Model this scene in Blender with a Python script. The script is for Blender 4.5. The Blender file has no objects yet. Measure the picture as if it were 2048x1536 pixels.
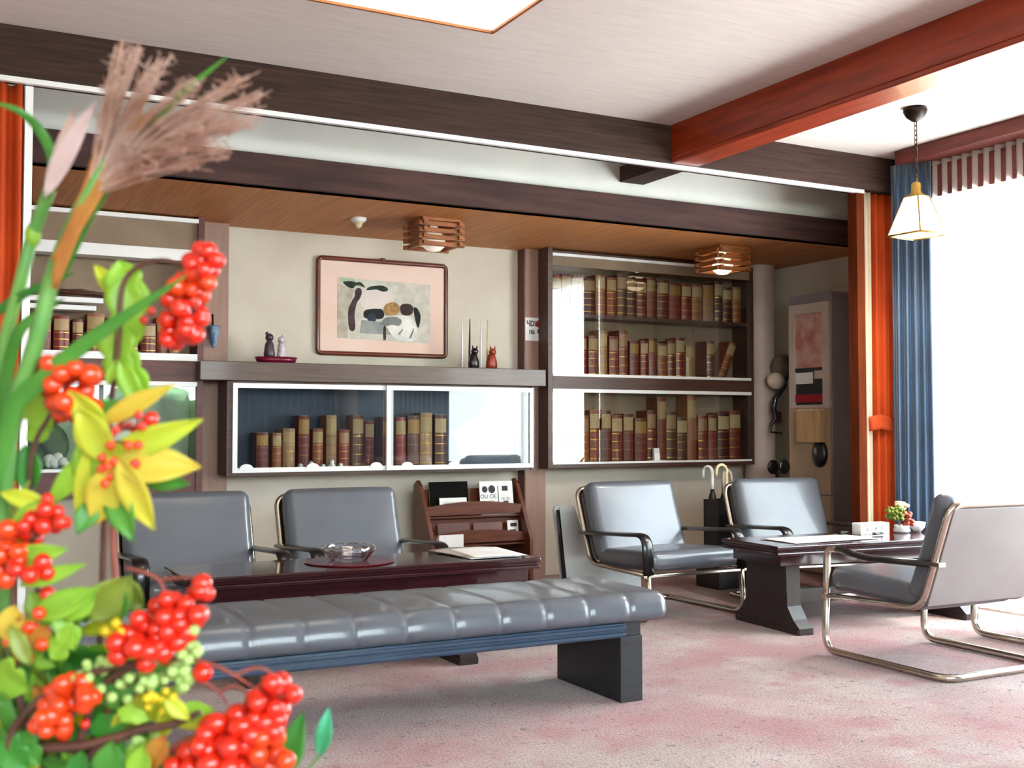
import bpy, bmesh, math, random
from mathutils import Vector, Matrix
R = math.radians
PI = math.pi
rnd = random.Random(7)
SC = bpy.context.scene
COL = SC.collection

# ---------------------------------------------------------------- camera, sky, sun, exposure
CAM_H, FPX, YAW, PITCH = 1.1, 2250.0, R(27.9), R(2.18)
cam_d = bpy.data.cameras.new('camera')
cam = bpy.data.objects.new('camera', cam_d)
COL.objects.link(cam)
cam.location = (0, 0, CAM_H)
cam.rotation_euler = (PI / 2 + PITCH, 0, -YAW)
cam_d.sensor_width = 36
cam_d.lens = FPX / 2048 * 36
cam_d.clip_start = 0.05
cam_d.dof.use_dof = True
cam_d.dof.focus_distance = 5.6
cam_d.dof.aperture_fstop = 10.0
SC.camera = cam

world = bpy.data.worlds.new('sky')
SC.world = world
world.use_nodes = True
wn = world.node_tree.nodes
bg = wn['Background']
bg.inputs['Color'].default_value = (0.89, 0.95, 1.0, 1)
bg.inputs['Strength'].default_value = 14.0
_g = wn.new('ShaderNodeTexCoord')
_s = wn.new('ShaderNodeSeparateXYZ')
_r = wn.new('ShaderNodeValToRGB')
_r.color_ramp.elements[0].position = 0.0
_r.color_ramp.elements[0].color = (0.95, 0.98, 1.0, 1)
_r.color_ramp.elements[1].position = 0.45
_r.color_ramp.elements[1].color = (0.66, 0.84, 1.0, 1)
world.node_tree.links.new(_g.outputs['Generated'], _s.inputs[0])
world.node_tree.links.new(_s.outputs['Z'], _r.inputs['Fac'])
world.node_tree.links.new(_r.outputs['Color'], bg.inputs['Color'])

sun_d = bpy.data.lights.new('sun', 'SUN')
sun_d.energy = 16.0
sun_d.angle = R(3)
sun_d.color = (1.0, 0.93, 0.84)
sun = bpy.data.objects.new('sun', sun_d)
COL.objects.link(sun)
sun.rotation_euler = Vector((-0.33, 0.43, -0.85)).to_track_quat('-Z', 'Y').to_euler()
sun.location = (9, 2, 8)


def portal(name, loc, rot, sx, sy):
    d = bpy.data.lights.new(name, 'AREA')
    d.shape = 'RECTANGLE'
    d.size, d.size_y = sx, sy
    d.cycles.is_portal = True
    o = bpy.data.objects.new(name, d)
    COL.objects.link(o)
    o.location = loc
    o.rotation_euler = rot
    return o


portal('window_daylight', (5.80, 2.25, 1.335), (0, R(90), 0), 2.57, 5.7)
portal('rear_window_daylight', (1.42, -2.58, 1.43), (R(90), 0, 0), 5.2, 2.36)

SC.view_settings.view_transform = 'Standard'
SC.view_settings.look = 'None'
SC.view_settings.gamma = 1
SC.view_settings.exposure = 0.92
SC.view_settings.use_curve_mapping = False
try:
    SC.cycles.max_bounces = 10
    SC.cycles.diffuse_bounces = 6
    SC.cycles.glossy_bounces = 4
    SC.cycles.transmission_bounces = 8
    SC.cycles.transparent_max_bounces = 24
    SC.cycles.caustics_reflective = False
    SC.cycles.caustics_refractive = False
    SC.cycles.sample_clamp_indirect = 8
except Exception:
    pass


# ---------------------------------------------------------------- helpers
def srgb(h):
    h = h.lstrip('#')
    out = []
    for i in (0, 2, 4):
        c = int(h[i:i + 2], 16) / 255
        out.append(c / 12.92 if c <= 0.04045 else ((c + 0.055) / 1.055) ** 2.4)
    return tuple(out)


def _c(c):
    return (srgb(c) if isinstance(c, str) else tuple(c)) + (1,)


def mat(name, c1, c2=None, rough=0.5, metal=0.0, scale=6.0, stretch=(1, 1, 1), detail=4, bump=0.0, bscale=None,
        coat=0.0, emit=None, estr=0.0, sheen=0.0, lo=0.35, hi=0.65, spec=0.5):
    m = bpy.data.materials.new(name)
    m.use_nodes = True
    nt = m.node_tree
    p = nt.nodes['Principled BSDF']
    p.inputs['Base Color'].default_value = _c(c1)
    p.inputs['Roughness'].default_value = rough
    p.inputs['Metallic'].default_value = metal
    p.inputs['Coat Weight'].default_value = coat
    p.inputs['Specular IOR Level'].default_value = spec
    p.inputs['Coat Roughness'].default_value = 0.08
    if sheen:
        p.inputs['Sheen Weight'].default_value = sheen
    if emit:
        p.inputs['Emission Color'].default_value = _c(emit)
        p.inputs['Emission Strength'].default_value = estr
    if c2 is None:
        a = srgb(c1) if isinstance(c1, str) else c1
        c2 = tuple(min(1, v * 0.82) for v in a)
    tc = nt.nodes.new('ShaderNodeTexCoord')
    mp = nt.nodes.new('ShaderNodeMapping')
    mp.inputs['Scale'].default_value = stretch
    nt.links.new(tc.outputs['Object'], mp.inputs['Vector'])
    nz = nt.nodes.new('ShaderNodeTexNoise')
    nz.inputs['Scale'].default_value = scale
    nz.inputs['Detail'].default_value = detail
    nt.links.new(mp.outputs['Vector'], nz.inputs['Vector'])
    rp = nt.nodes.new('ShaderNodeValToRGB')
    rp.color_ramp.elements[0].position = lo
    rp.color_ramp.elements[1].position = hi
    rp.color_ramp.elements[0].color = _c(c1)
    rp.color_ramp.elements[1].color = _c(c2)
    nt.links.new(nz.outputs['Fac'], rp.inputs['Fac'])
    nt.links.new(rp.outputs['Color'], p.inputs['Base Color'])
    if bump:
        n2 = nz
        if bscale:
            n2 = nt.nodes.new('ShaderNodeTexNoise')
            n2.inputs['Scale'].default_value = bscale
            n2.inputs['Detail'].default_value = 3
            nt.links.new(mp.outputs['Vector'], n2.inputs['Vector'])
        b = nt.nodes.new('ShaderNodeBump')
        b.inputs['Strength'].default_value = bump
        b.inputs['Distance'].default_value = 0.01
        nt.links.new(n2.outputs['Fac'], b.inputs['Height'])
        nt.links.new(b.outputs['Normal'], p.inputs['Normal'])
    return m


def leafmat(name, c1, c2, trans=0.35, rough=0.4, scale=25):
    m = mat(name, c1, c2, rough=rough, scale=scale)
    nt = m.node_tree
    p = nt.nodes['Principled BSDF']
    out = nt.nodes['Material Output']
    tr = nt.nodes.new('ShaderNodeBsdfTranslucent')
    rp = [n for n in nt.nodes if n.type == 'VALTORGB'][0]
    nt.links.new(rp.outputs['Color'], tr.inputs['Color'])
    mx = nt.nodes.new('ShaderNodeMixShader')
    mx.inputs[0].default_value = trans
    nt.links.new(p.outputs[0], mx.inputs[1])
    nt.links.new(tr.outputs[0], mx.inputs[2])
    nt.links.new(mx.outputs[0], out.inputs['Surface'])
    return m


def sheermat(name, col, clear=0.4):
    m = bpy.data.materials.new(name)
    m.use_nodes = True
    nt = m.node_tree
    nt.nodes.remove(nt.nodes['Principled BSDF'])
    out = nt.nodes['Material Output']
    t = nt.nodes.new('ShaderNodeBsdfTransparent')
    tl = nt.nodes.new('ShaderNodeBsdfTranslucent')
    d = nt.nodes.new('ShaderNodeBsdfDiffuse')
    tl.inputs[0].default_value = _c(col)
    d.inputs[0].default_value = _c(col)
    a = nt.nodes.new('ShaderNodeMixShader')
    a.inputs[0].default_value = 0.35
    nt.links.new(tl.outputs[0], a.inputs[1])
    nt.links.new(d.outputs[0], a.inputs[2])
    wv = nt.nodes.new('ShaderNodeTexNoise')
    wv.inputs['Scale'].default_value = 40
    mr = nt.nodes.new('ShaderNodeMapRange')
    mr.inputs['To Min'].default_value = clear - 0.08
    mr.inputs['To Max'].default_value = clear + 0.08
    nt.links.new(wv.outputs['Fac'], mr.inputs['Value'])
    b = nt.nodes.new('ShaderNodeMixShader')
    nt.links.new(mr.outputs[0], b.inputs[0])
    nt.links.new(a.outputs[0], b.inputs[1])
    nt.links.new(t.outputs[0], b.inputs[2])
    nt.links.new(b.outputs[0], out.inputs['Surface'])
    return m


def glassmat(name, tint=(0.96, 0.98, 0.97), refl=0.10, rough=0.0):
    m = bpy.data.materials.new(name)
    m.use_nodes = True
    nt = m.node_tree
    nt.nodes.remove(nt.nodes['Principled BSDF'])
    out = nt.nodes['Material Output']
    t = nt.nodes.new('ShaderNodeBsdfTransparent')
    t.inputs[0].default_value = tint + (1,)
    g = nt.nodes.new('ShaderNodeBsdfGlossy')
    g.inputs['Roughness'].default_value = rough
    lw = nt.nodes.new('ShaderNodeFresnel')
    ge = nt.nodes.new('ShaderNodeNewGeometry')
    io = nt.nodes.new('ShaderNodeMapRange')
    io.inputs['To Min'].default_value = 1.5
    io.inputs['To Max'].default_value = 1 / 1.5
    nt.links.new(ge.outputs['Backfacing'], io.inputs['Value'])
    nt.links.new(io.outputs[0], lw.inputs['IOR'])
    mr = nt.nodes.new('ShaderNodeMath')
    mr.operation = 'MULTIPLY'
    mr.inputs[1].default_value = refl / 0.045
    nt.links.new(lw.outputs[0], mr.inputs[0])
    mr.use_clamp = True
    b = nt.nodes.new('ShaderNodeMixShader')
    nt.links.new(mr.outputs[0], b.inputs[0])
    nt.links.new(t.outputs[0], b.inputs[1])
    nt.links.new(g.outputs[0], b.inputs[2])
    nt.links.new(b.outputs[0], out.inputs['Surface'])
    return m


class MB:
    """collects shapes and links them as ONE mesh object"""

    def __init__(self):
        self.bm = bmesh.new()

    def _new(self, verts, faces, M=None):
        vs = [self.bm.verts.new((M @ Vector(v)) if M else v) for v in verts]
        for f in faces:
            try:
                self.bm.faces.new([vs[i] for i in f])
            except ValueError:
                pass
        return vs

    def box(self, x0, x1, y0, y1, z0, z1, bev=0.0, M=None):
        v = [(x0, y0, z0), (x1, y0, z0), (x1, y1, z0), (x0, y1, z0), (x0, y0, z1), (x1, y0, z1), (x1, y1, z1), (x0, y1, z1)]
        f = [(0, 3, 2, 1), (4, 5, 6, 7), (0, 1, 5, 4), (1, 2, 6, 5), (2, 3, 7, 6), (3, 0, 4, 7)]
        vs = self._new(v, f, M)
        if bev:
            es = list({e for q in vs for e in q.link_edges})
            bmesh.ops.bevel(self.bm, geom=es, offset=bev, segments=2, profile=0.5, affect='EDGES')
        return self

    def tube(self, pts, r, seg=10, closed=False, flat=None, cap=True, up=None):
        """r a number or a list; flat=(a,b) gives an elliptical section of half axes a (side) and b (up)"""
        pts = [Vector(p) for p in pts]
        n = len(pts)
        rings = []
        prev = None
        for i, p in enumerate(pts):
            if closed:
                t = (pts[(i + 1) % n] - pts[i - 1])
            else:
                t = pts[min(i + 1, n - 1)] - pts[max(i - 1, 0)]
            if t.length < 1e-9:
                t = Vector((0, 0, 1))
            t.normalize()
            ref = Vector(up) if up else (prev if prev else (Vector((0, 0, 1)) if abs(t.z) < 0.9 else Vector((1, 0, 0))))
            b = ref - t * ref.dot(t)
            if b.length < 1e-6:
                b = t.orthogonal()
            b.normalize()
            prev = b
            s = t.cross(b)
            rr = r[i] if isinstance(r, (list, tuple)) else r
            a_, b_ = (flat[0] * rr, flat[1] * rr) if flat else (rr, rr)
            rings.append([self.bm.verts.new(p + s * (a_ * math.cos(2 * PI * k / seg)) + b * (b_ * math.sin(2 * PI * k / seg))) for k in range(seg)])
        m = n if closed else n - 1
        for i in range(m):
            A, B = rings[i], rings[(i + 1) % n]
            for k in range(seg):
                self.bm.faces.new((A[k], A[(k + 1) % seg], B[(k + 1) % seg], B[k]))
        if cap and not closed:
            self.bm.faces.new(list(reversed(rings[0])))
            self.bm.faces.new(rings[-1])
        return self

    def lathe(self, prof, c=(0, 0, 0), seg=24, M=None):
        """prof: list of (radius, z)"""
        c = Vector(c)
        rings = []
        for (r, z) in prof:
            row = []
            for k in range(seg):
                p = c + Vector((max(r, 1e-5) * math.cos(2 * PI * k / seg), max(r, 1e-5) * math.sin(2 * PI * k / seg), z))
                row.append(self.bm.verts.new(M @ p if M else p))
            rings.append(row)
        for A, B in zip(rings, rings[1:]):
            for k in range(seg):
                self.bm.faces.new((A[k], A[(k + 1) % seg], B[(k + 1) % seg], B[k]))
        self.bm.faces.new(list(reversed(rings[0])))
        self.bm.faces.new(rings[-1])
        return self

    def prism(self, poly, axis, a, b):
        """poly: 2D outline, extruded along axis from a to b"""
        def P(u, v, w):
            return {'x': (w, u, v), 'y': (u, w, v), 'z': (u, v, w)}[axis]
        n = len(poly)
        v = [P(u, w, a) for u, w in poly] + [P(u, w, b) for u, w in poly]
        f = [tuple(range(n)), tuple(range(2 * n - 1, n - 1, -1))] + [(i, i + n, (i + 1) % n + n, (i + 1) % n) for i in range(n)]
        self._new(v, f)
        return self

    def sphere(self, c, r, seg=12, rings=8, sc=(1, 1, 1), M=None):
        c = Vector(c)
        prof = [(math.sin(PI * i / rings), -math.cos(PI * i / rings)) for i in range(rings + 1)]
        rows = []
        for (a, z) in prof:
            a = max(a, 1e-4)
            row = []
            for k in range(seg):
                p = c + Vector((r * sc[0] * a * math.cos(2 * PI * k / seg), r * sc[1] * a * math.sin(2 * PI * k / seg), r * sc[2] * z))
                row.append(self.bm.verts.new(M @ p if M else p))
            rows.append(row)
        for A, B in zip(rows, rows[1:]):
            for k in range(seg):
                self.bm.faces.new((A[k], A[(k + 1) % seg], B[(k + 1) % seg], B[k]))
        return self

    def soft(self, size, r, n=(8, 8, 8), seg=4, bulge=(0, 0, 0), M=None, fn=None):
        """cushion: rounded box of full size, edges rounded by r, faces bulged"""
        h = [s / 2 for s in size]
        cs = []
        for k in range(3):
            arc = [h[k] - r + r * math.tan(PI / 4 * i / seg) for i in range(seg + 1)]
            inner = [-(h[k] - r) + 2 * (h[k] - r) * i / n[k] for i in range(n[k] + 1)]
            cs.append([-a for a in reversed(arc)] + inner[1:-1] + arc)
        vm = {}

        def V(p):
            key = tuple(round(q, 6) for q in p)
            if key in vm:
                return vm[key]
            q = [max(-(h[k] - r), min(h[k] - r, p[k])) for k in range(3)]
            d = Vector([p[k] - q[k] for k in range(3)])
            o = Vector(q) + (d.normalized() * r if d.length > 1e-9 else d)
            for k in range(3):
                if abs(abs(p[k]) - h[k]) < 1e-6 and bulge[k]:
                    i, j = [x for x in range(3) if x != k]
                    o[k] += math.copysign(bulge[k] * max(0, 1 - (p[i] / h[i]) ** 2) * max(0, 1 - (p[j] / h[j]) ** 2), p[k])
            if fn:
                o = fn(o)
            if M:
                o = M @ o
            vm[key] = self.bm.verts.new(o)
            return vm[key]
        for k in range(3):
            i, j = [x for x in range(3) if x != k]
            for s in (-1, 1):
                for a0, a1 in zip(cs[i], cs[i][1:]):
                    for b0, b1 in zip(cs[j], cs[j][1:]):
                        quad = []
                        for (a, b) in ((a0, b0), (a1, b0), (a1, b1), (a0, b1)):
                            p = [0, 0, 0]
                            p[k], p[i], p[j] = s * h[k], a, b
                            quad.append(V(p))
                        if s < 0:
                            quad.reverse()
                        if k == 1:
                            quad.reverse()
                        try:
                            self.bm.faces.new(quad)
                        except ValueError:
                            pass
        return self

    def grid(self, fn, nu, nv):
        rows = [[self.bm.verts.new(fn(i / nu, j / nv)) for j in range(nv + 1)] for i in range(nu + 1)]
        for i in range(nu):
            for j in range(nv):
                self.bm.faces.new((rows[i][j], rows[i + 1][j], rows[i + 1][j + 1], rows[i][j + 1]))
        return self

    def build(self, name, m, parent=None, smooth=False, loc=None, thick=0.0):
        me = bpy.data.meshes.new(name)
        bmesh.ops.recalc_face_normals(self.bm, faces=self.bm.faces)
        self.bm.to_mesh(me)
        self.bm.free()
        o = bpy.data.objects.new(name, me)
        COL.objects.link(o)
        if m:
            me.materials.append(m)
        if smooth:
            for p in me.polygons:
                p.use_smooth = True
            if smooth == 'auto':
                me.set_sharp_from_angle(angle=R(40))
        if parent:
            o.parent = parent
        if loc:
            o.location = loc
        if thick:
            md = o.modifiers.new('thickness', 'SOLIDIFY')
            md.thickness = thick
            md.offset = 0
        return o


def tag(o, label=None, cat=None, group=None, kind=None):
    if label:
        o['label'] = label
    if cat:
        o['category'] = cat
    if group:
        o['group'] = group
    if kind:
        o['kind'] = kind
    return o


def thing(name, label, cat, loc=(0, 0, 0), rz=0.0, group=None):
    o = bpy.data.objects.new(name, None)
    o.empty_display_size = 0.1
    COL.objects.link(o)
    o.location = loc
    o.rotation_euler = (0, 0, rz)
    return tag(o, label, cat, group)


def struct(o, label=None):
    return tag(o, label, kind='structure')


def copy_tree(o, parent=None):
    c = o.copy()
    COL.objects.link(c)
    if parent:
        c.parent = parent
    for ch in [k for k in bpy.data.objects if k.parent == o]:
        copy_tree(ch, c)
    return c


def arc_path(pts, r, n=5):
    """polyline with rounded corners"""
    pts = [Vector(p) for p in pts]
    out = [pts[0]]
    for a, b, c in zip(pts, pts[1:], pts[2:]):
        d1, d2 = (a - b), (c - b)
        rr = min(r, d1.length * 0.48, d2.length * 0.48)
        p, q = b + d1.normalized() * rr, b + d2.normalized() * rr
        for i in range(n + 1):
            t = i / n
            out.append(p * (1 - t) ** 2 + b * 2 * t * (1 - t) + q * t ** 2)
    out.append(pts[-1])
    return out


def text_mesh(name, body, size, m, parent, loc, rot, depth=0.0006, sx=1.0, bold=0.0):
    cu = bpy.data.curves.new(name, 'FONT')
    cu.body = body
    cu.size = size
    cu.extrude = depth
    cu.offset = bold
    cu.align_x = 'CENTER'
    t = bpy.data.objects.new(name, cu)
    COL.objects.link(t)
    bpy.context.view_layer.update()
    me = bpy.data.meshes.new_from_object(t.evaluated_get(bpy.context.evaluated_depsgraph_get()))
    bpy.data.objects.remove(t)
    o = bpy.data.objects.new(name, me)
    me.materials.clear()
    me.materials.append(m)
    COL.objects.link(o)
    o.parent = parent
    o.location = loc
    o.rotation_euler = rot
    o.scale = (sx, 1, 1)
    return o


ORD = ['first', 'second', 'third', 'fourth', 'fifth', 'sixth', 'seventh', 'eighth', 'ninth', 'tenth', 'eleventh', 'twelfth',
       'thirteenth', 'fourteenth', 'fifteenth', 'sixteenth', 'seventeenth', 'eighteenth', 'nineteenth', 'twentieth', 'twenty-first']

# ---------------------------------------------------------------- materials
M = {}
M['plaster'] = mat('plaster', '#cfc7b8', '#c7beae', rough=0.9, scale=3, bump=0.05, bscale=180)
M['soffit'] = mat('soffit_paint', '#d2d2cc', '#cbcbc6', rough=0.9, scale=3)
M['ceiling'] = mat('ceiling_paper', '#d8cec7', '#cfc4bd', rough=0.95, scale=5, stretch=(1.0, 14, 1), bump=0.12, bscale=30)
M['dark_beam'] = mat('dark_stained_wood', '#44302a', '#30221e', rough=0.8, spec=0.2, scale=5, stretch=(0.6, 8, 12), bump=0.1)
M['mid_beam'] = mat('weathered_dark_wood', '#523a36', '#3a2a2a', rough=0.8, spec=0.2, scale=3, stretch=(0.6, 6, 6), bump=0.1)
M['red_beam'] = mat('red_brown_wood', '#963410', '#741f08', rough=0.38, scale=4, stretch=(8, 0.6, 8), coat=0.15)
M['alcove_wood'] = mat('honey_brown_board', '#c4834c', '#ae6f3a', rough=0.6, scale=4, stretch=(14, 0.5, 1), bump=0.15)
M['pillar'] = mat('rose_brown_laminate', '#9c7968', '#8f6e5e', rough=0.5, scale=5, stretch=(6, 6, 0.5))
M['case'] = mat('dark_cabinet_wood', '#51352a', '#3f2820', rough=0.45, scale=5, stretch=(0.6, 6, 9))
M['case_red'] = mat('red_cabinet_wood', '#5f2c22', '#4c2019', rough=0.45, scale=5, stretch=(0.6, 6, 9))
M['shelf_wood'] = mat('grey_brown_wood', '#5e483c', '#4a372d', rough=0.4, scale=5, stretch=(0.6, 6, 12), coat=0.15)
M['white'] = mat('white_lacquer', '#efeeee', '#e6e6e6', rough=0.3, scale=3)
M['beige_board'] = mat('beige_board', '#8f7a64', '#816d58', rough=0.7, scale=4)
M['green_board'] = mat('pale_green_board', '#a7b3a5', '#98a599', rough=0.7, scale=4)
M['navy_board'] = mat('navy_board', '#1b2c49', '#16243d', rough=0.5, scale=2)
M['black'] = mat('black_enamel', '#0c0c0e', '#101013', rough=0.3, scale=8, coat=0.3)
M['black_matte'] = mat('black_laminate', '#1b1a1c', '#141315', rough=0.45, scale=8)
M['charcoal'] = mat('charcoal_laminate', '#2a2c30', '#212327', rough=0.5, scale=9, stretch=(1, 1, 4), bump=0.1)
M['vinyl'] = mat('grey_vinyl', '#5c6068', '#565a62', rough=0.32, scale=4, bump=0.03, bscale=300, coat=0.3)
M['vinyl_blue'] = mat('slate_vinyl', '#36495e', '#2f4055', rough=0.28, scale=4, coat=0.1)
M['back_panel'] = mat('warm_grey_panel', '#857c7c', '#7d7474', rough=0.55, scale=3)
M['chrome'] = mat('brushed_steel', '#cfc8bc', '#c2baad', rough=0.22, metal=1.0, scale=30, stretch=(1, 1, 8))
M['table'] = mat('maroon_lacquer', '#3a1a1f', '#2c1216', rough=0.12, scale=4, stretch=(0.6, 10, 10), coat=0.6)
M['table_leg'] = mat('dark_trestle_wood', '#2e2120', '#231817', rough=0.4, scale=5, stretch=(6, 6, 0.7))
M['rack'] = mat('red_oak_rack', '#6a3217', '#50240f', rough=0.4, scale=6, stretch=(0.6, 6, 8), coat=0.2)
M['orange'] = leafmat('orange_cloth', '#d8520f', '#c44309', trans=0.25, rough=0.8, scale=3)
M['orange_dark'] = mat('rust_wood', '#5e2812', '#4e200d', rough=0.95, spec=0.1, scale=6, stretch=(6, 6, 0.5))
M['lining'] = leafmat('cream_lining', '#e2d2b8', '#d6c4a8', trans=0.3, rough=0.8, scale=3)
M['blue'] = mat('blue_satin', '#1d3d5c', '#16304c', rough=0.45, scale=3, sheen=0.4)
M['sheer'] = sheermat('white_sheer', '#f6f4f2', 0.30)
M['window_head'] = mat('window_head_wood', '#6a2a22', '#55201a', rough=0.5, scale=5, stretch=(6, 0.5, 6))
M['alu'] = mat('window_aluminium', '#b8b8b8', '#a8a8a8', rough=0.4, metal=0.6)
M['glass'] = glassmat('case_glass', refl=0.085)
M['pane'] = glassmat('window_glass', refl=0.05)
M['crystal'] = glassmat('ashtray_glass', (0.9, 0.9, 0.92), refl=0.16, rough=0.05)
M['gold'] = mat('gilt', '#c49a4a', '#a57a30', rough=0.35, metal=0.8, scale=60)
M['cream'] = mat('cream_paper', '#dccba6', '#cbb48a', rough=0.7, scale=40)
M['label'] = mat('aged_label', '#b59a6e', '#94774c', rough=0.6, scale=50)
M['label_gilt'] = mat('gilt_label', '#a67c3a', '#8a6028', rough=0.5, scale=50)
M['label_dull'] = mat('worn_label', '#9a7f5c', '#c4ab80', rough=0.6, scale=35)
M['page'] = mat('page_edge', '#cfc2a4', '#b9aa8a', rough=0.9, scale=60, stretch=(8, 1, 1))
M['paper'] = mat('white_paper', '#eeecea', '#e4e2e0', rough=0.8, scale=4)
M['ink'] = mat('dark_ink', '#241c22', '#2b2228', rough=0.7)
M['print_black'] = mat('black_print', '#0d0d0c', '#151512', rough=0.9, spec=0.1)
M['redink'] = mat('red_ink', '#a60f1e', '#8f0c18', rough=0.6)
M['brass'] = mat('brass', '#b08d4a', '#8f6e34', rough=0.3, metal=1.0, scale=20)
M['bronze'] = mat('dark_bronze', '#2c2018', '#1e1610', rough=0.4, metal=0.7, scale=20)
M['wood_slat'] = mat('amber_slat_wood', '#9a5a26', '#7c431a', rough=0.45, scale=8, stretch=(1, 1, 6))
M['column'] = mat('grey_pipe_paint', '#b3a39a', '#a6968d', rough=0.5, scale=3)
M['locker'] = mat('grey_steel_locker', '#8b868e', '#837e86', rough=0.5, scale=3)
M['tan'] = mat('tan_door', '#b59e85', '#aa937a', rough=0.55, scale=4, stretch=(1, 1, 0.4))
M['pale_frame'] = mat('pale_frame', '#c6bab0', '#b9aca2', rough=0.5, scale=4)
M['pinkmat'] = mat('pink_mount', '#e5cbbd', '#dec0b0', rough=0.85, scale=2)
M['frame_wood'] = mat('cherry_frame', '#6e2c16', '#53200f', rough=0.35, scale=8, coat=0.3)
M['magenta'] = mat('magenta_lacquer', '#7c0f33', '#690b29', rough=0.3, scale=8)
M['dark_figure'] = mat('dark_violet_glaze', '#2a2028', '#4a4048', rough=0.3, scale=30)
M['pale_figure'] = mat('pale_glaze', '#d8cfd6', '#a79aa8', rough=0.3, scale=40)
M['rust'] = mat('rust_glaze', '#9a3a22', '#7d2a18', rough=0.4, scale=20)
M['blueglaze'] = mat('blue_white_glaze', '#8fa6c0', '#4d6988', rough=0.25, scale=25)
M['silver'] = mat('silver_shell', '#dfe4e5', '#cdd3d4', rough=0.3, metal=0.25, scale=3)
M['redmat'] = mat('red_lacquer_mat', '#6b2229', '#591a21', rough=0.2, scale=6, coat=0.3)
M['lampglass'] = leafmat('milk_glass', '#fbf2dc', '#f3e6c6', trans=0.6, rough=0.25)
_p = M['lampglass'].node_tree.nodes['Principled BSDF']
_p.inputs['Emission Color'].default_value = (1.0, 0.93, 0.78, 1)
_p.inputs['Emission Strength'].default_value = 0.9
M['panel_light'] = mat('lit_diffuser', '#fff6e4', '#fff2da', rough=0.6, emit='#fff2da', estr=2.2)
M['bulb'] = mat('lit_bulb', '#fff2e0', '#ffeacc', rough=0.3, emit='#ffe2b8', estr=1.6)
M['clearbulb'] = mat('frosted_bulb', '#e6ded6', '#dcd2c8', rough=0.15, coat=0.4, emit='#ffe9d0', estr=0.25)
M['printred'] = mat('faded_red_print', '#b4736a', '#cfaea2', rough=0.7, scale=9, detail=6)
M['leaf_green'] = leafmat('leaf_green', '#478a32', '#5f9f3a', trans=0.4)
M['leaf_dark'] = leafmat('leaf_dark_green', '#2f7425', '#3f8a2c', trans=0.3)
M['leaf_lime'] = leafmat('leaf_lime', '#a9cf45', '#8dbb38', trans=0.45)
M['leaf_yellow'] = leafmat('leaf_yellow', '#dcd640', '#b9cc3c', trans=0.45, scale=14)
M['leaf_amber'] = leafmat('leaf_amber', '#dfb848', '#d6cf4a', trans=0.45, scale=12)
M['leaf_olive'] = leafmat('leaf_olive', '#8f9a3a', '#7a8a30', trans=0.35)
M['leaf_teal'] = leafmat('leaf_teal', '#5fc9a0', '#3f9c6a', trans=0.35)
M['stem_green'] = leafmat('grass_stem', '#6b9c48', '#4d843c', trans=0.15, rough=0.35, scale=20)
M['twig'] = mat('brown_twig', '#5a3326', '#43241b', rough=0.6, scale=40)
M['twig_red'] = mat('red_twig', '#8f4638', '#73342a', rough=0.55, scale=40)
M['plume'] = leafmat('plume_hair', '#b98a74', '#d8b9ac', trans=0.4, rough=0.7, scale=30)
M['plume_gold'] = leafmat('plume_base', '#c08a35', '#a8642a', trans=0.3, rough=0.6, scale=20)
M['berry'] = mat('red_berry', '#c4140a', '#d62a0e', rough=0.22, scale=30, coat=0.3)
M['berry_orange'] = mat('orange_berry', '#dc4410', '#cc2c0a', rough=0.22, scale=30, coat=0.3)
M['bud'] = leafmat('green_bud', '#cfe08c', '#9ecb6a', trans=0.3)
M['bud_yellow'] = leafmat('yellow_bud', '#f2d92f', '#dcc022', trans=0.3)
M['ceramic'] = mat('grey_ceramic', '#7d7a74', '#6a6761', rough=0.35, scale=8)


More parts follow.
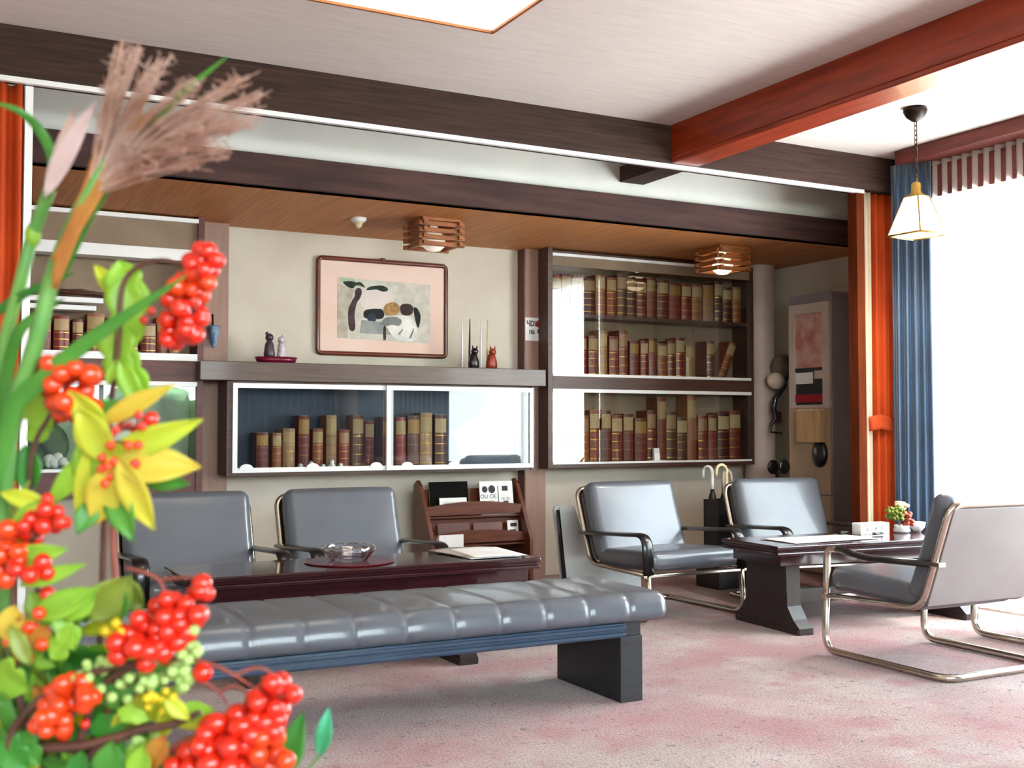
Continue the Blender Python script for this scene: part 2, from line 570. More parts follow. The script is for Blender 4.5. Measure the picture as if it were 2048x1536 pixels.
def carpet():
    m = bpy.data.materials.new('rose_carpet')
    m.use_nodes = True
    nt = m.node_tree
    p = nt.nodes['Principled BSDF']
    p.inputs['Roughness'].default_value = 0.95
    p.inputs['Sheen Weight'].default_value = 0.3
    tc = nt.nodes.new('ShaderNodeTexCoord')

    def noise(scale, detail=3, dist=0.0):
        n = nt.nodes.new('ShaderNodeTexNoise')
        n.inputs['Scale'].default_value = scale
        n.inputs['Detail'].default_value = detail
        n.inputs['Distortion'].default_value = dist
        nt.links.new(tc.outputs['Object'], n.inputs['Vector'])
        return n

    def ramp(src, stops):
        r = nt.nodes.new('ShaderNodeValToRGB')
        e = r.color_ramp.elements
        e[0].position, e[0].color = stops[0][0], _c(stops[0][1])
        e[1].position, e[1].color = stops[1][0], _c(stops[1][1])
        for s in stops[2:]:
            k = e.new(s[0])
            k.color = _c(s[1])
        nt.links.new(src, r.inputs['Fac'])
        return r

    def mix(a, b, f, mode='MIX'):
        x = nt.nodes.new('ShaderNodeMix')
        x.data_type = 'RGBA'
        x.blend_type = mode
        if isinstance(f, float):
            x.inputs[0].default_value = f
        else:
            nt.links.new(f, x.inputs[0])
        nt.links.new(a, x.inputs[6])
        nt.links.new(b, x.inputs[7])
        return x.outputs[2]
    base = ramp(noise(3.0, 4).outputs['Fac'], [(0.35, '#b59b96'), (0.65, '#a3867f')])
    rose = ramp(noise(9, 4).outputs['Fac'], [(0.3, '#984a5c'), (0.7, '#9e4c42')])
    vo = nt.nodes.new('ShaderNodeTexVoronoi')
    vo.inputs['Scale'].default_value = 3.4
    wob = nt.nodes.new('ShaderNodeVectorMath')
    wob.operation = 'ADD'
    nzc = noise(6, 2)
    sc_ = nt.nodes.new('ShaderNodeVectorMath')
    sc_.operation = 'SCALE'
    sc_.inputs['Scale'].default_value = 0.30
    nt.links.new(nzc.outputs['Color'], sc_.inputs[0])
    nt.links.new(tc.outputs['Object'], wob.inputs[0])
    nt.links.new(sc_.outputs[0], wob.inputs[1])
    nt.links.new(wob.outputs[0], vo.inputs['Vector'])
    mask = ramp(vo.outputs['Distance'], [(0.08, (0.8, 0.8, 0.8)), (0.46, (0.0, 0.0, 0.0))])
    c1 = mix(base.outputs['Color'], rose.outputs['Color'], mask.outputs['Color'])
    big = ramp(noise(1.3, 5, 0.6).outputs['Fac'], [(0.42, (0.0, 0.0, 0.0)), (0.62, (0.75, 0.75, 0.75))])
    c1 = mix(c1, rose.outputs['Color'], big.outputs['Color'])
    pits = ramp(noise(26, 5, 0.4).outputs['Fac'], [(0.32, (0.16, 0.12, 0.12)), (0.385, (1.0, 1.0, 1.0))])
    c1 = mix(c1, pits.outputs['Color'], 0.75, 'MULTIPLY')
    speck = ramp(noise(95, 3).outputs['Fac'], [(0.32, (0.30, 0.28, 0.28)), (0.55, (1.0, 1.0, 1.0))])
    c2 = mix(c1, speck.outputs['Color'], 0.75, 'MULTIPLY')
    nt.links.new(c2, p.inputs['Base Color'])
    b = nt.nodes.new('ShaderNodeBump')
    b.inputs['Strength'].default_value = 0.6
    b.inputs['Distance'].default_value = 0.012
    nt.links.new(noise(110, 4).outputs['Fac'], b.inputs['Height'])
    nt.links.new(b.outputs['Normal'], p.inputs['Normal'])
    return m


M['carpet'] = carpet()
BOOKC = [mat('book_cloth_%d' % i, a, b, rough=0.5, scale=14, stretch=(1, 1, 3), coat=0.1) for i, (a, b) in enumerate([
    ('#6e2316', '#561810'), ('#80331f', '#682414'), ('#8c4526', '#74341a'), ('#521a15', '#3f1410'), ('#9a5c36', '#824628'),
    ('#841f18', '#6a1611'), ('#a07a56', '#8b6644'), ('#5e3424', '#4b281b')])]
BOOKN = ['dark red', 'russet', 'tan brown', 'deep maroon', 'light brown', 'crimson', 'buff', 'dark brown']

# ---------------------------------------------------------------- the room
XW = 5.72          # inner face of the window wall
XA = 6.28          # right wall of the alcove
YB = 5.35          # front of the great beam
YS = 5.96          # front of the alcove beam
YD = 7.30          # back wall
ZC = 2.87          # ceiling
ZA = 2.404         # alcove ceiling

struct(MB().box(-1.6, 6.4, -2.7, 7.45, -0.1, 0.0).build('floor', M['carpet']), 'pinkish beige carpet with worn rose blotches')
struct(MB().box(-1.6, 5.92, -2.7, YS + 0.1, ZC, ZC + 0.1).box(5.92, 6.4, 5.22, YS + 0.1, ZC, ZC + 0.1).build('ceiling', M['ceiling']), 'papered pale ceiling')
struct(MB().box(-1.6, XA, YS + 0.02, 7.45, ZA, ZA + 0.08).build('ceiling_alcove', M['alcove_wood']), 'brown boarded alcove ceiling')
struct(MB().box(-1.6, 6.4, YD, 7.45, 0, ZA).build('wall_back', M['plaster']), 'cream back wall of the alcove')
struct(MB().box(-1.6, 6.4, YS + 0.02, YS + 0.12, ZA + 0.08, ZC).build('wall_soffit', M['soffit']), 'white strip of wall above the alcove beam')
struct(MB().box(-1.7, -1.55, -2.7, 7.45, 0, ZC).build('wall_left', M['plaster']))
w = MB()
w.box(XW, XW + 0.16, -2.7, -0.6, 0, ZC)
w.box(XW, XW + 0.16, 5.10, 5.30, 0, ZC)
w.box(XW, XW + 0.16, -0.6, 5.10, 0, 0.05)
w.box(XW, XW + 0.16, -0.6, 5.10, 2.56, ZC)
struct(w.build('wall_right', M['plaster']), 'wall with the wide curtained window')
w = MB()
w.box(XA, 6.42, 5.34, 7.45, 0, ZC)
w.box(XW + 0.08, 6.42, 5.20, 5.36, 0, ZC)
struct(w.build('wall_alcove', M['plaster']), 'right end wall of the alcove')
w = MB()
w.box(-1.6, -1.2, -2.7, -2.5, 0, ZC)
w.box(4.05, 5.75, -2.7, -2.5, 0, ZC)
w.box(-1.2, 4.05, -2.7, -2.5, 0, 0.25)
w.box(-1.2, 4.05, -2.7, -2.5, 2.62, ZC)
struct(w.build('wall_rear', M['plaster']))
# window in the right wall
w = MB()
for y in (-0.57, 1.3, 3.2, 5.07):
    w.box(XW + 0.05, XW + 0.1, y - 0.03, y + 0.03, 0.05, 2.56)
for z in (0.07, 2.54):
    w.box(XW + 0.05, XW + 0.1, -0.6, 5.1, z - 0.025, z + 0.025)
win = struct(w.build('window_1', M['alu']), 'wide window behind the sheer curtain')
MB().box(XW + 0.07, XW + 0.076, -0.55, 5.05, 0.09, 2.53).build('window_pane', M['pane'], win)
w = MB()
for x in (-1.17, 0.5, 2.3, 4.02):
    w.box(x - 0.03, x + 0.03, -2.6, -2.55, 0.25, 2.62)
for z in (0.27, 2.60):
    w.box(-1.2, 4.05, -2.6, -2.55, z - 0.02, z + 0.02)
win2 = struct(w.build('window_2', M['alu']))
MB().box(-1.15, 4.0, -2.578, -2.572, 0.29, 2.58).build('window_pane', M['pane'], win2)
struct(MB().box(5.53, XW, -2.5, 5.19, 2.785, ZC, 0.006).build('trim_1', M['window_head']), 'red brown pelmet rail along the ceiling above the sheer curtain')
struct(MB().box(XW - 0.03, XW, -0.7, 5.18, 2.56, 2.76).build('trim_2', M['window_head']))
def hedge_fn(u, v):
    x, z = -6 + 15 * u, 1.5 * v
    return (x, -6.0 + 0.5 * math.sin(3 * x) * v + 0.35 * math.sin(9 * x + 7 * z) + 1.2 * v * v, z + 0.25 * math.sin(2.3 * x) * v)


hd = MB().grid(hedge_fn, 160, 24).build('hedge', mat('garden_leaves', '#7d9a6a', '#5f8052', rough=0.9, scale=5, detail=8), None, True, thick=0.3)
tag(hd, 'garden hedge outside the rear window', 'hedge', kind='stuff')
gd = struct(MB().box(-8, 10, -9, -2.7, -0.15, -0.05).build('ground', mat('garden_lawn', '#7d8f63', '#6a7d52', rough=0.95)))
# beams
struct(MB().box(-1.55, XA, YB, YB + 0.15, 2.645, ZC, 0.004).build('trim_3', M['dark_beam']), 'long dark wooden beam across the room')
struct(MB().box(-1.55, 5.44, YB + 0.012, YB + 0.04, 2.622, 2.645).build('trim_4', M['white']), 'thin white curtain track under the dark beam')
w = MB()
w.box(3.885, 4.09, -2.5, YB, 2.67, ZC, 0.004)
w.box(3.893, 4.085, -2.5, YB, 2.645, 2.675, 0.006)
struct(w.build('trim_5', M['red_beam']), 'red brown ceiling beam running towards the viewer')
struct(MB().box(3.945, 4.126, YB + 0.15, YS + 0.02, 2.662, 2.76).build('trim_6', M['dark_beam']), 'short dark beam end between the great beam and the soffit')
struct(MB().box(-1.55, XA, YS - 0.01, YS + 0.09, ZA, 2.576, 0.004).build('trim_7', M['mid_beam']), 'weathered dark beam along the alcove ceiling')
struct(MB().box(1.571, 1.756, 7.2, YD, 0, ZA).build('trim_8', M['pillar']), 'rose brown pillar beside the left bookcase')
w = MB().box(3.92, 4.09, 7.2, YD, 0, ZA)
struct(w.build('trim_9', M['pillar']), 'rose brown pillar with the little white notice')
struct(MB().box(3.912, 3.922, 7.195, YD, 0, ZA).build('trim_10', M['case_red']))
struct(MB().lathe([(0.125, 0), (0.125, ZA)], (6.045, 7.12, 0), 32).build('trim_11', M['column'], smooth='auto'), 'round grey pipe column in the alcove corner')
struct(MB().box(0.405, 0.438, 5.40, 5.47, 0, 2.62).build('trim_12', M['white']), 'white post beside the left orange curtain')
struct(MB().box(5.377, 5.443, 5.37, 5.45, 0, 2.645).build('trim_13', M['orange_dark']), 'rust coloured jamb beside the right orange curtain')


# ---------------------------------------------------------------- curtains
def drape(name, m, p0, p1, z0, z1, folds, amp, parent=None, thick=0.004, pinch=None, nz=14, seed=1):
    """pleated cloth hanging between two plan points; pinch=(z, width factor) gathers it at a tie"""
    r_ = random.Random(seed)
    p0, p1 = Vector((p0[0], p0[1], 0)), Vector((p1[0], p1[1], 0))
    d = (p1 - p0)
    nrm = Vector((-d.y, d.x, 0)).normalized()
    ph = [r_.uniform(-0.6, 0.6) for _ in range(folds + 2)]
    nu = folds * 8

    def fn(u, v):
        z = z0 + (z1 - z0) * v
        k = u * folds
        a = amp * (0.75 + 0.25 * math.sin(5 * u + 2 * v)) * math.sin(2 * PI * k + ph[int(k)] * 0.5 + 0.5 * math.sin(3 * v + k))
        uu = u
        if pinch:
            f = 1 - (1 - pinch[1]) * math.exp(-((z - pinch[0]) / 0.28) ** 2)
            uu = 0.5 + (u - 0.5) * f
        q = p0 + d * uu + nrm * a
        return (q.x, q.y, z)
    return MB().grid(fn, nu, nz).build(name, m, parent, smooth=True, thick=thick)


o = drape('orange_curtain', M['orange'], (-0.35, 5.44), (0.40, 5.42), 0.01, 2.622, 10, 0.03, seed=3)
tag(o, 'orange curtain hanging at the left edge behind the flower arrangement', 'curtain')
t = thing('orange_curtain', 'orange curtain gathered with a tie band beside the blue curtain', 'curtain', (5.62, 5.42, 0))
c = drape('cloth', M['orange'], (5.548, 5.43), (5.715, 5.385), 0.01, 2.64, 3, 0.022, seed=5, pinch=(1.15, 0.93))
c.parent = t
c.matrix_parent_inverse = Matrix.Translation((-5.62, -5.42, 0))
o = MB().tube([(-0.135, -0.05, 1.12), (-0.06, -0.056, 1.135), (0.02, -0.052, 1.12), (0.10, -0.045, 1.105), (0.115, 0.0, 1.10), (0.10, 0.045, 1.105),
               (-0.06, 0.055, 1.135), (-0.135, 0.045, 1.12)], 1.0, 10, True, flat=(0.006, 0.05), up=(0, 0, 1)).build('tie_band', M['orange'], t, True)
o = drape('lining_curtain', M['lining'], (5.457, 5.40), (5.522, 5.40), 0.01, 2.64, 2, 0.012, seed=8)
tag(o, 'narrow cream lining curtain between the rust jamb and the orange curtain', 'curtain')
o = drape('blue_curtain', M['blue'], (5.535, 5.225), (5.665, 5.02), 0.01, 2.785, 5, 0.018, seed=11)
tag(o, 'dark blue satin curtain drawn back beside the bright window', 'curtain')
o = drape('sheer_curtain', M['sheer'], (5.69, 5.15), (5.675, 1.55), 0.015, 2.785, 46, 0.018, seed=12, thick=0.0, nz=6)
tag(o, 'white sheer curtain glowing in front of the wide window', 'curtain')
o = drape('blue_curtain', M['blue'], (5.675, 1.5), (5.675, -1.6), 0.01, 2.785, 20, 0.03, seed=13)
tag(o, 'dark blue curtain drawn across the near end of the window', 'curtain')
o = drape('blue_curtain', M['blue'], (5.60, -2.42), (4.12, -2.42), 0.01, 2.785, 12, 0.03, seed=14)
tag(o, 'dark blue curtain on the rear wall beside the garden window', 'curtain')


# ---------------------------------------------------------------- armchairs
def make_chair(black_front=True):
    t = thing('armchair', '', 'armchair')
    wd = 0.335
    # one bent tube: seat sides, back uprights and the top rail
    side = [(0.33, 0.285), (-0.235, 0.30), (-0.40, 0.765)]
    pts = [(-wd, y, z) for y, z in side] + [(wd, y, z) for y, z in reversed(side)]
    MB().tube(arc_path(pts, 0.075, 6), 1.0, 10, flat=(0.020, 0.014)).build('back_frame', M['chrome'], t, True)
    MB().box(-0.37, 0.37, 0.325, 0.355, 0.272, 0.292, 0.004).build('front_bar', M['chrome'], t)
    top = 0.30 if black_front else 0.47
    path = [(-wd, 0.345, top), (-wd, 0.365, 0.02), (-wd, -0.37, 0.018), (wd, -0.37, 0.018), (wd, 0.365, 0.02), (wd, 0.345, top)]
    MB().tube(arc_path(path, 0.085, 7), 1.0, 10, flat=(0.018, 0.016)).build('cantilever_base', M['chrome'], t, True)
    for s in (-1, 1):
        if black_front:
            p = arc_path([(s * wd, -0.33, 0.485), (s * wd, 0.34, 0.525), (s * wd, 0.352, 0.29)], 0.085, 6)
            MB().tube(p, 1.0, 10, flat=(0.038, 0.014), up=(0, 0.35, 1)).build('armrest', M['black'], t, True)
        else:
            p = arc_path([(s * wd, -0.30, 0.503), (s * wd, 0.10, 0.488), (s * wd, 0.27, 0.516)], 0.2, 6)
            MB().tube(p, 1.0, 10, flat=(0.027, 0.015), up=(0, 0.2, 1)).build('armrest', M['black'], t, True)
            p = arc_path([(s * wd, 0.25, 0.512), (s * wd, 0.345, 0.512), (s * wd, 0.349, 0.40), (s * wd, 0.352, 0.30)], 0.07, 6)
            MB().tube(p, 1.0, 10, flat=(0.019, 0.015), up=(0, 0.2, 1)).build('arm_bend', M['chrome'], t, True)
            MB().box(s * wd - 0.022, s * wd + 0.022, -0.35, -0.29, 0.492, 0.515, 0.004).build('arm_bracket', M['chrome'], t)
    Ms = Matrix.Translation((0, 0.075, 0.352)) @ Matrix.Rotation(R(3), 4, 'X')
    MB().soft((0.635, 0.57, 0.115), 0.045, (8, 8, 2), 4, (0.0, 0.006, 0.014), Ms).build('seat', M['vinyl'], t, True)
    L, a = 0.51, math.atan2(0.165, 0.465)
    Mb = Matrix.Translation((0, -0.258, 0.56)) @ Matrix.Rotation(a, 4, 'X')

    def curve(o):
        k = o.z / (L / 2)
        o.y += 0.012 * k * k
        return o
    MB().soft((0.65, 0.115, L), 0.052, (8, 2, 8), 5, (0.0, 0.012, 0.004), Mb, curve).build('backrest', M['vinyl'], t, True)
    Mp = Matrix.Translation((-0.0, -0.331, 0.535)) @ Matrix.Rotation(a, 4, 'X')
    MB().box(-0.325, 0.325, -0.006, 0.006, -0.235, 0.225, 0.003, Mp).build('back_panel', M['back_panel'], t)
    return t


ch = make_chair(True)
ch.location = (1.25, 5.66, 0)
ch.rotation_euler.z = PI
ch['label'] = 'grey vinyl armchair behind the long maroon table, nearest the flowers'
GC = 'grey armchairs'
ch['group'] = GC
for (x, y, rz, lab) in [
    (2.09, 5.67, PI, 'grey vinyl armchair behind the maroon table, beside the magazine rack'),
    (3.95, 5.57, PI + R(1), 'grey vinyl armchair in front of the book cabinet, between the bench end and trestle table'),
    (4.985, 5.465, PI - R(8), 'grey vinyl armchair with sunlit backrest behind the trestle table')]:
    c = copy_tree(ch)
    c.location = (x, y, 0)
    c.rotation_euler.z = rz
    c['label'] = lab
    c.scale.z = 0.94
ch.scale.z = 0.94
cn = make_chair(False)
cn.location = (4.255, 3.79, 0)
cn['group'] = GC
cn['label'] = 'grey armchair seen from behind, its pale back panel towards the viewer'
c = copy_tree(cn)
c.location = (5.285, 3.78, 0)
c['label'] = 'armchair by the window of which only a steel runner shows'

# ---------------------------------------------------------------- bench
t = thing('bench', 'long grey tufted vinyl bench on black slab legs', 'bench', (1.56, 4.06, 0))
seams = [1.0 + 0.191 * k for k in range(-4, 9)]


def bench_fn(o):
    x = o.x + 1.54
    d = min(abs(x - s) for s in seams)
    f = math.exp(-(d / 0.012) ** 2)
    puff = 0.004 * (1 - (min(d, 0.095) / 0.095 - 1) ** 2)
    if o.z > -0.02:
        o.z += 0.5 * puff - 0.0032 * f
    o.y -= math.copysign(0.21 * (o.z + 0.0575), o.y) * min(1, abs(o.y) / 0.2)
    if o.y < -0.2 and o.z > -0.05:
        o.y += -0.7 * puff + 0.006 * f
    return o


MB().soft((2.36, 0.62, 0.115), 0.05, (200, 10, 2), 5, (0, 0, 0.006), Matrix.Translation((-0.02, 0, 0.375)), bench_fn).build('cushion', M['vinyl'], t, True)
w = MB().box(-1.12, 0.95, -0.28, 0.28, 0.262, 0.318, 0.004)
w.box(-1.13, 0.95, -0.295, 0.295, 0.27, 0.284, 0.003).box(-1.13, 0.95, -0.295, 0.295, 0.297, 0.31, 0.003)
w.build('apron', M['vinyl_blue'], t)
for x0 in (0.94, -1.13):
    w = MB().box(x0, x0 + 0.105, -0.265, 0.24, 0.0, 0.262, 0.003)
    w.box(x0, x0 + 0.105, -0.25, -0.17, 0.262, 0.318).box(x0, x0 + 0.105, 0.15, 0.235, 0.262, 0.318)
    w.build('leg', M['charcoal'], t)


# ---------------------------------------------------------------- tables
def make_table(name, label, x0, x1, y0, y1, legx, rz=0.0):
    cx, cy = (x0 + x1) / 2, (y0 + y1) / 2
    t = thing(name, label, 'table', (cx, cy, 0), rz)
    a, b = (x1 - x0) / 2, (y1 - y0) / 2
    w = MB().box(-a, a, -b, b, 0.448, 0.47, 0.006)
    w.box(-a + 0.012, a - 0.012, -b + 0.012, b - 0.012, 0.432, 0.450, 0.005)
    w.box(-a + 0.002, a - 0.002, -b + 0.002, b - 0.002, 0.416, 0.434, 0.006)
    w.build('tabletop', M['table'], t)
    MB().box(-a + 0.05, a - 0.05, -b + 0.04, b - 0.04, 0.358, 0.418, 0.003).build('apron', M['table'], t)
    for lx in legx:
        x = lx - cx
        h = b - 0.06
        prof = [(-h - 0.09, 0), (-h - 0.09, 0.035), (-h - 0.04, 0.075), (-h + 0.01, 0.14), (-h + 0.02, 0.36), (h - 0.02, 0.36), (h - 0.01, 0.14), (h + 0.04, 0.075),
                (h + 0.09, 0.035), (h + 0.09, 0)]
        w = MB().prism(prof, 'x', x - 0.045, x + 0.045)
        w.box(x - 0.052, x + 0.052, -h - 0.085, h + 0.085, 0.0, 0.03, 0.003)
        w.build('leg', M['table_leg'], t)
    if legx:
        MB().box(legx[0] - cx, legx[1] - cx, -0.02, 0.02, 0.12, 0.2, 0.003).build('stretcher', M['table_leg'], t)
    return t


make_table('low_table', 'long maroon lacquered low table behind the grey bench', 1.0, 2.68, 4.76, 5.25, (1.30, 2.28))
make_table('low_table', 'maroon lacquered trestle table beside the window', 4.03, 5.46, 4.55, 5.06, (4.19, 5.36), R(-4))


# ---------------------------------------------------------------- bookcases
def glass_door(name, parent, x0, x1, y, z0, z1, fr=0.0, pull=None):
    """a sliding pane; fr>0 gives it a white frame; pull: list of x for half round finger pulls"""
    if fr:
        w = MB()
        w.box(x0, x1, y - 0.012, y + 0.012, z0, z0 + fr).box(x0, x1, y - 0.012, y + 0.012, z1 - fr, z1)
        w.box(x0, x0 + fr, y - 0.012, y + 0.012, z0 + fr, z1 - fr).box(x1 - fr, x1, y - 0.012, y + 0.012, z0 + fr, z1 - fr)
        d = w.build(name, M['white'], parent)
        MB().box(x0 + fr * 0.5, x1 - fr * 0.5, y - 0.002, y + 0.002, z0 + fr * 0.5, z1 - fr * 0.5).build('pane', M['glass'], d)
    else:
        d = MB().box(x0, x1, y - 0.002, y + 0.002, z0, z1).build(name, M['glass'], parent)
    for px in pull or []:
        n = 12
        poly = [(px + 0.045 * math.cos(PI * k / n), z0 + fr * 0.6 + 0.036 * math.sin(PI * k / n)) for k in range(n + 1)]
        MB().prism(poly, 'y', y - 0.018, y - 0.012).build('finger_pull', M['white'], d)
    return d


# tall right bookcase
X0, X1, Y0 = 4.066, 5.895, 7.05
rb = thing('bookcase', 'tall dark built-in bookcase with sliding glass beside the grey pipe column', 'bookcase')
MB().box(X0, X1, 7.28, 7.297, 0.82, 2.38).build('back_board', M['beige_board'], rb)
MB().box(4.028, X0, Y0, 7.19, 0.80, ZA).build('side_stile', M['case'], rb)
MB().box(X1, X1 + 0.03, Y0, 7.295, 0.80, 2.38).build('side_stile', M['case'], rb)
MB().box(X0, X1, Y0, 7.28, 1.377, 1.468, 0.002).build('middle_band', M['case'], rb)
MB().box(X0, X1, Y0 + 0.03, 7.28, 1.905, 1.932).build('shelf', M['case'], rb)
MB().box(X0, X1, Y0, 7.28, 0.80, 0.828).build('bottom_board', M['case'], rb)
MB().box(X0, X1, Y0 + 0.01, 7.28, 2.366, 2.385).build('top_board', M['case'], rb)
MB().box(X0, X1, Y0 + 0.01, Y0 + 0.03, 2.275, 2.345).build('valance', M['beige_board'], rb)
for z0, z1 in ((2.345, 2.366), (1.468, 1.488), (1.352, 1.377), (0.828, 0.842)):
    MB().box(X0, X1, Y0 - 0.006, Y0 + 0.03, z0, z1).build('white_track', M['white'], rb)
for z0, z1 in ((1.488, 2.345), (0.842, 1.352)):
    glass_door('glass_door', rb, X0, 5.02, Y0 + 0.012, z0, z1)
    glass_door('glass_door', rb, 4.98, X1, Y0 + 0.022, z0, z1)

# left bookcase
XL0, XL1 = -0.9, 1.53
lb = thing('bookcase', 'dark built-in bookcase with white shelves behind the flowers', 'bookcase')
MB().box(XL0, XL1, 7.28, 7.297, 1.40, 2.39).build('back_board', M['beige_board'], lb)
MB().box(XL0, XL1, 7.28, 7.297, 0.80, 1.40).build('back_board', M['green_board'], lb)
MB().box(XL1, XL1 + 0.038, Y0, 7.295, 0.68, ZA).build('side_stile', M['case_red'], lb)
MB().box(XL0 - 0.03, XL0, Y0, 7.295, 0.68, ZA).build('side_stile', M['case_red'], lb)
MB().box(XL0, XL1, Y0, 7.28, 1.374, 1.505, 0.002).build('middle_band', M['case_red'], lb)
MB().box(XL0, XL1, Y0 + 0.01, 7.28, 0.69, 0.834).build('bottom_board', M['case_red'], lb)
MB().box(XL0, XL1, Y0 + 0.03, Y0 + 0.05, 2.20, 2.362).build('valance', M['beige_board'], lb)
for z0, z1 in ((2.362, 2.388), (1.505, 1.548), (1.350, 1.376), (0.834, 0.852)):
    MB().box(XL0, XL1, Y0 - 0.006, Y0 + 0.03, z0, z1).build('white_track', M['white'], lb)
MB().box(XL0, XL1, Y0 + 0.02, 7.2, 2.125, 2.198, 0.003).build('light_box', M['white'], lb)
w = MB().box(XL0, 0.98, Y0 + 0.03, 7.2, 1.838, 1.87, 0.003).box(XL0, 0.94, Y0 + 0.03, 7.2, 1.792, 1.822, 0.003)
w.build('white_shelf', M['white'], lb)
glass_door('glass_door', lb, XL0, 0.4, Y0 + 0.012, 0.852, 1.35, 0, [0.1, 1.3][:1])
d = glass_door('glass_door', lb, 0.36, XL1, Y0 + 0.022, 0.852, 1.35, 0, [1.40])

# hanging glass cabinet in the middle
gc = thing('glass_cabinet', 'white framed glass cabinet of old books under the long shelf', 'cabinet')
MB().box(1.70, 3.87, 7.27, 7.295, 0.805, 1.38).build('back_board', M['navy_board'], gc)
MB().box(1.695, 1.728, 6.962, 7.27, 0.80, 1.383).build('side_board', M['case'], gc)
MB().box(3.838, 3.87, 6.962, 7.27, 0.80, 1.383).build('side_board', M['case'], gc)
MB().box(1.70, 3.87, 6.972, 7.27, 0.795, 0.822).build('bottom_board', M['case'], gc)
MB().box(1.70, 3.87, 6.972, 7.27, 1.362, 1.384).build('top_board', M['case'], gc)
glass_door('glass_door', gc, 1.728, 2.79, 6.958, 0.815, 1.372, 0.03, [1.815, 2.24, 2.67])
glass_door('glass_door', gc, 2.735, 3.838, 6.936, 0.815, 1.372, 0.03, [2.88, 3.22])
tag(MB().box(1.522, 3.942, 6.93, 7.195, 1.386, 1.505, 0.004).build('wall_shelf', M['shelf_wood']), 'thick grey brown shelf plank above the glass cabinet', 'shelf')
tag(MB().box(3.885, 3.915, 7.10, 7.195, 0.83, 1.355, 0.004).build('strip_lamp', M['white']), 'narrow white strip lamp upright between cabinet and tall bookcase', 'lamp')


# ---------------------------------------------------------------- books
def book_mesh():
    n = 8
    pts = [(-0.5, 1.0)] + [(-0.5 + k / n, 0.10 - 0.10 * math.sin(PI * k / n)) for k in range(n + 1)] + [(0.5, 1.0)]
    t = MB().prism(pts, 'z', 0, 1).build('book', BOOKC[0])
    t.data.materials.clear()
    t.data.materials.append(BOOKC[0])
    MB().box(-0.42, 0.42, 0.1, 0.985, 0.985, 1.004).build('page_block', M['page'], t)

    def curved(z0, z1, off, x0=-0.47, x1=0.47):
        w = MB()
        k = 8
        poly = [(x0 + (x1 - x0) * i / k, 0.10 - 0.10 * math.sin(PI * (0.5 + (x0 + (x1 - x0) * i / k))) - off) for i in range(k + 1)]
        poly += [(u, v + off * 1.6) for u, v in reversed(poly)]
        w.prism(poly, 'z', z0, z1)
        return w
    w = MB()
    for z in (0.08, 0.26, 0.44, 0.60):
        ww = curved(z, z + 0.018, 0.012)
        vs = [v.co[:] for v in ww.bm.verts]
        fs = [[v.index for v in f.verts] for f in ww.bm.faces]
        ww.bm.verts.index_update()
        fs = [[v.index for v in f.verts] for f in ww.bm.faces]
        w._new(vs, fs)
        ww.bm.free()
    w.build('spine_band', M['gold'], t)
    curved(0.66, 0.93, 0.010).build('title_label', M['cream'], t)
    return t


BOOK = book_mesh()
BOOK_USED = [False]


def set_mat(o, m):
    o.material_slots[0].link = 'OBJECT'
    o.material_slots[0].material = m


def place_book(x, y, z, wd, dp, ht, ci, label, group, style=0, tilt=0.0):
    b = BOOK if not BOOK_USED[0] else copy_tree(BOOK)
    BOOK_USED[0] = True
    b.location = (x, y, z)
    b.scale = (wd, dp, ht)
    b.rotation_euler = (0, tilt, 0)
    set_mat(b, BOOKC[ci])
    tag(b, label, 'book', group)
    for ch_ in [k for k in bpy.data.objects if k.parent == b]:
        base = ch_.name.split('.')[0]
        if base == 'title_label':
            set_mat(ch_, [M['label'], M['label_dull'], M['label'], M['label_gilt'], BOOKC[6], M['label_dull']][style % 6])
        elif base == 'spine_band':
            set_mat(ch_, M['gold'] if style % 3 else BOOKC[4])
    return b


def row(x0, x1, y, z, hmin, hmax, where, group, wmin=0.06, wmax=0.10, gap=0.012, seed=1, tall=(), dp=0.15, rev=False):
    r_ = random.Random(seed)
    x = x0
    items = []
    while True:
        wd = r_.uniform(wmin, wmax)
        if x + wd > x1:
            break
        items.append((x + wd / 2, wd, r_.uniform(hmin, hmax), r_.choice([0, 1, 1, 2, 3, 4, 5, 0, 7, 6]), r_.randrange(12)))
        x += wd + gap * r_.uniform(0.3, 1.8)
    for i, (cx, wd, ht, ci, st) in enumerate(items):
        if i in tall:
            ht = tall[i]
        place_book(cx, y, z, wd, dp, ht, ci, '%s book, %s from the left %s' % (BOOKN[ci], ORD[i], where), group, st)


row(4.10, 5.88, 7.11, 1.933, 0.275, 0.325, 'on the top shelf of the tall right bookcase', 'books on the top shelf of the tall bookcase', 0.075, 0.11, 0.008, 4)
row(4.12, 5.45, 7.11, 1.469, 0.26, 0.33, 'on the middle shelf of the tall right bookcase', 'books on the middle shelf of the tall bookcase', 0.07, 0.10, 0.012, 9, {4: 0.355, 6: 0.36})
for i, (x, tl) in enumerate(((5.55, 0.0), (5.66, 0.40))):
    place_book(x, 7.11, 1.469 + 0.0385 * math.sin(tl), 0.075, 0.15, 0.31, [7, 2][i], ['dark brown book standing last on the middle shelf of the tall bookcase', 'brown book leaning at the far end of the middle shelf'][i],
               'books on the middle shelf of the tall bookcase', 2, tl)
row(4.10, 5.88, 7.11, 0.829, 0.33, 0.40, 'on the bottom shelf of the tall right bookcase', 'books on the bottom shelf of the tall bookcase', 0.075, 0.115, 0.010, 15, {9: 0.50, 12: 0.515})
row(1.91, 2.725, 7.06, 0.823, 0.22, 0.36, 'in the left half of the glass cabinet', 'old books in the glass cabinet', 0.055, 0.08, 0.014, 22)
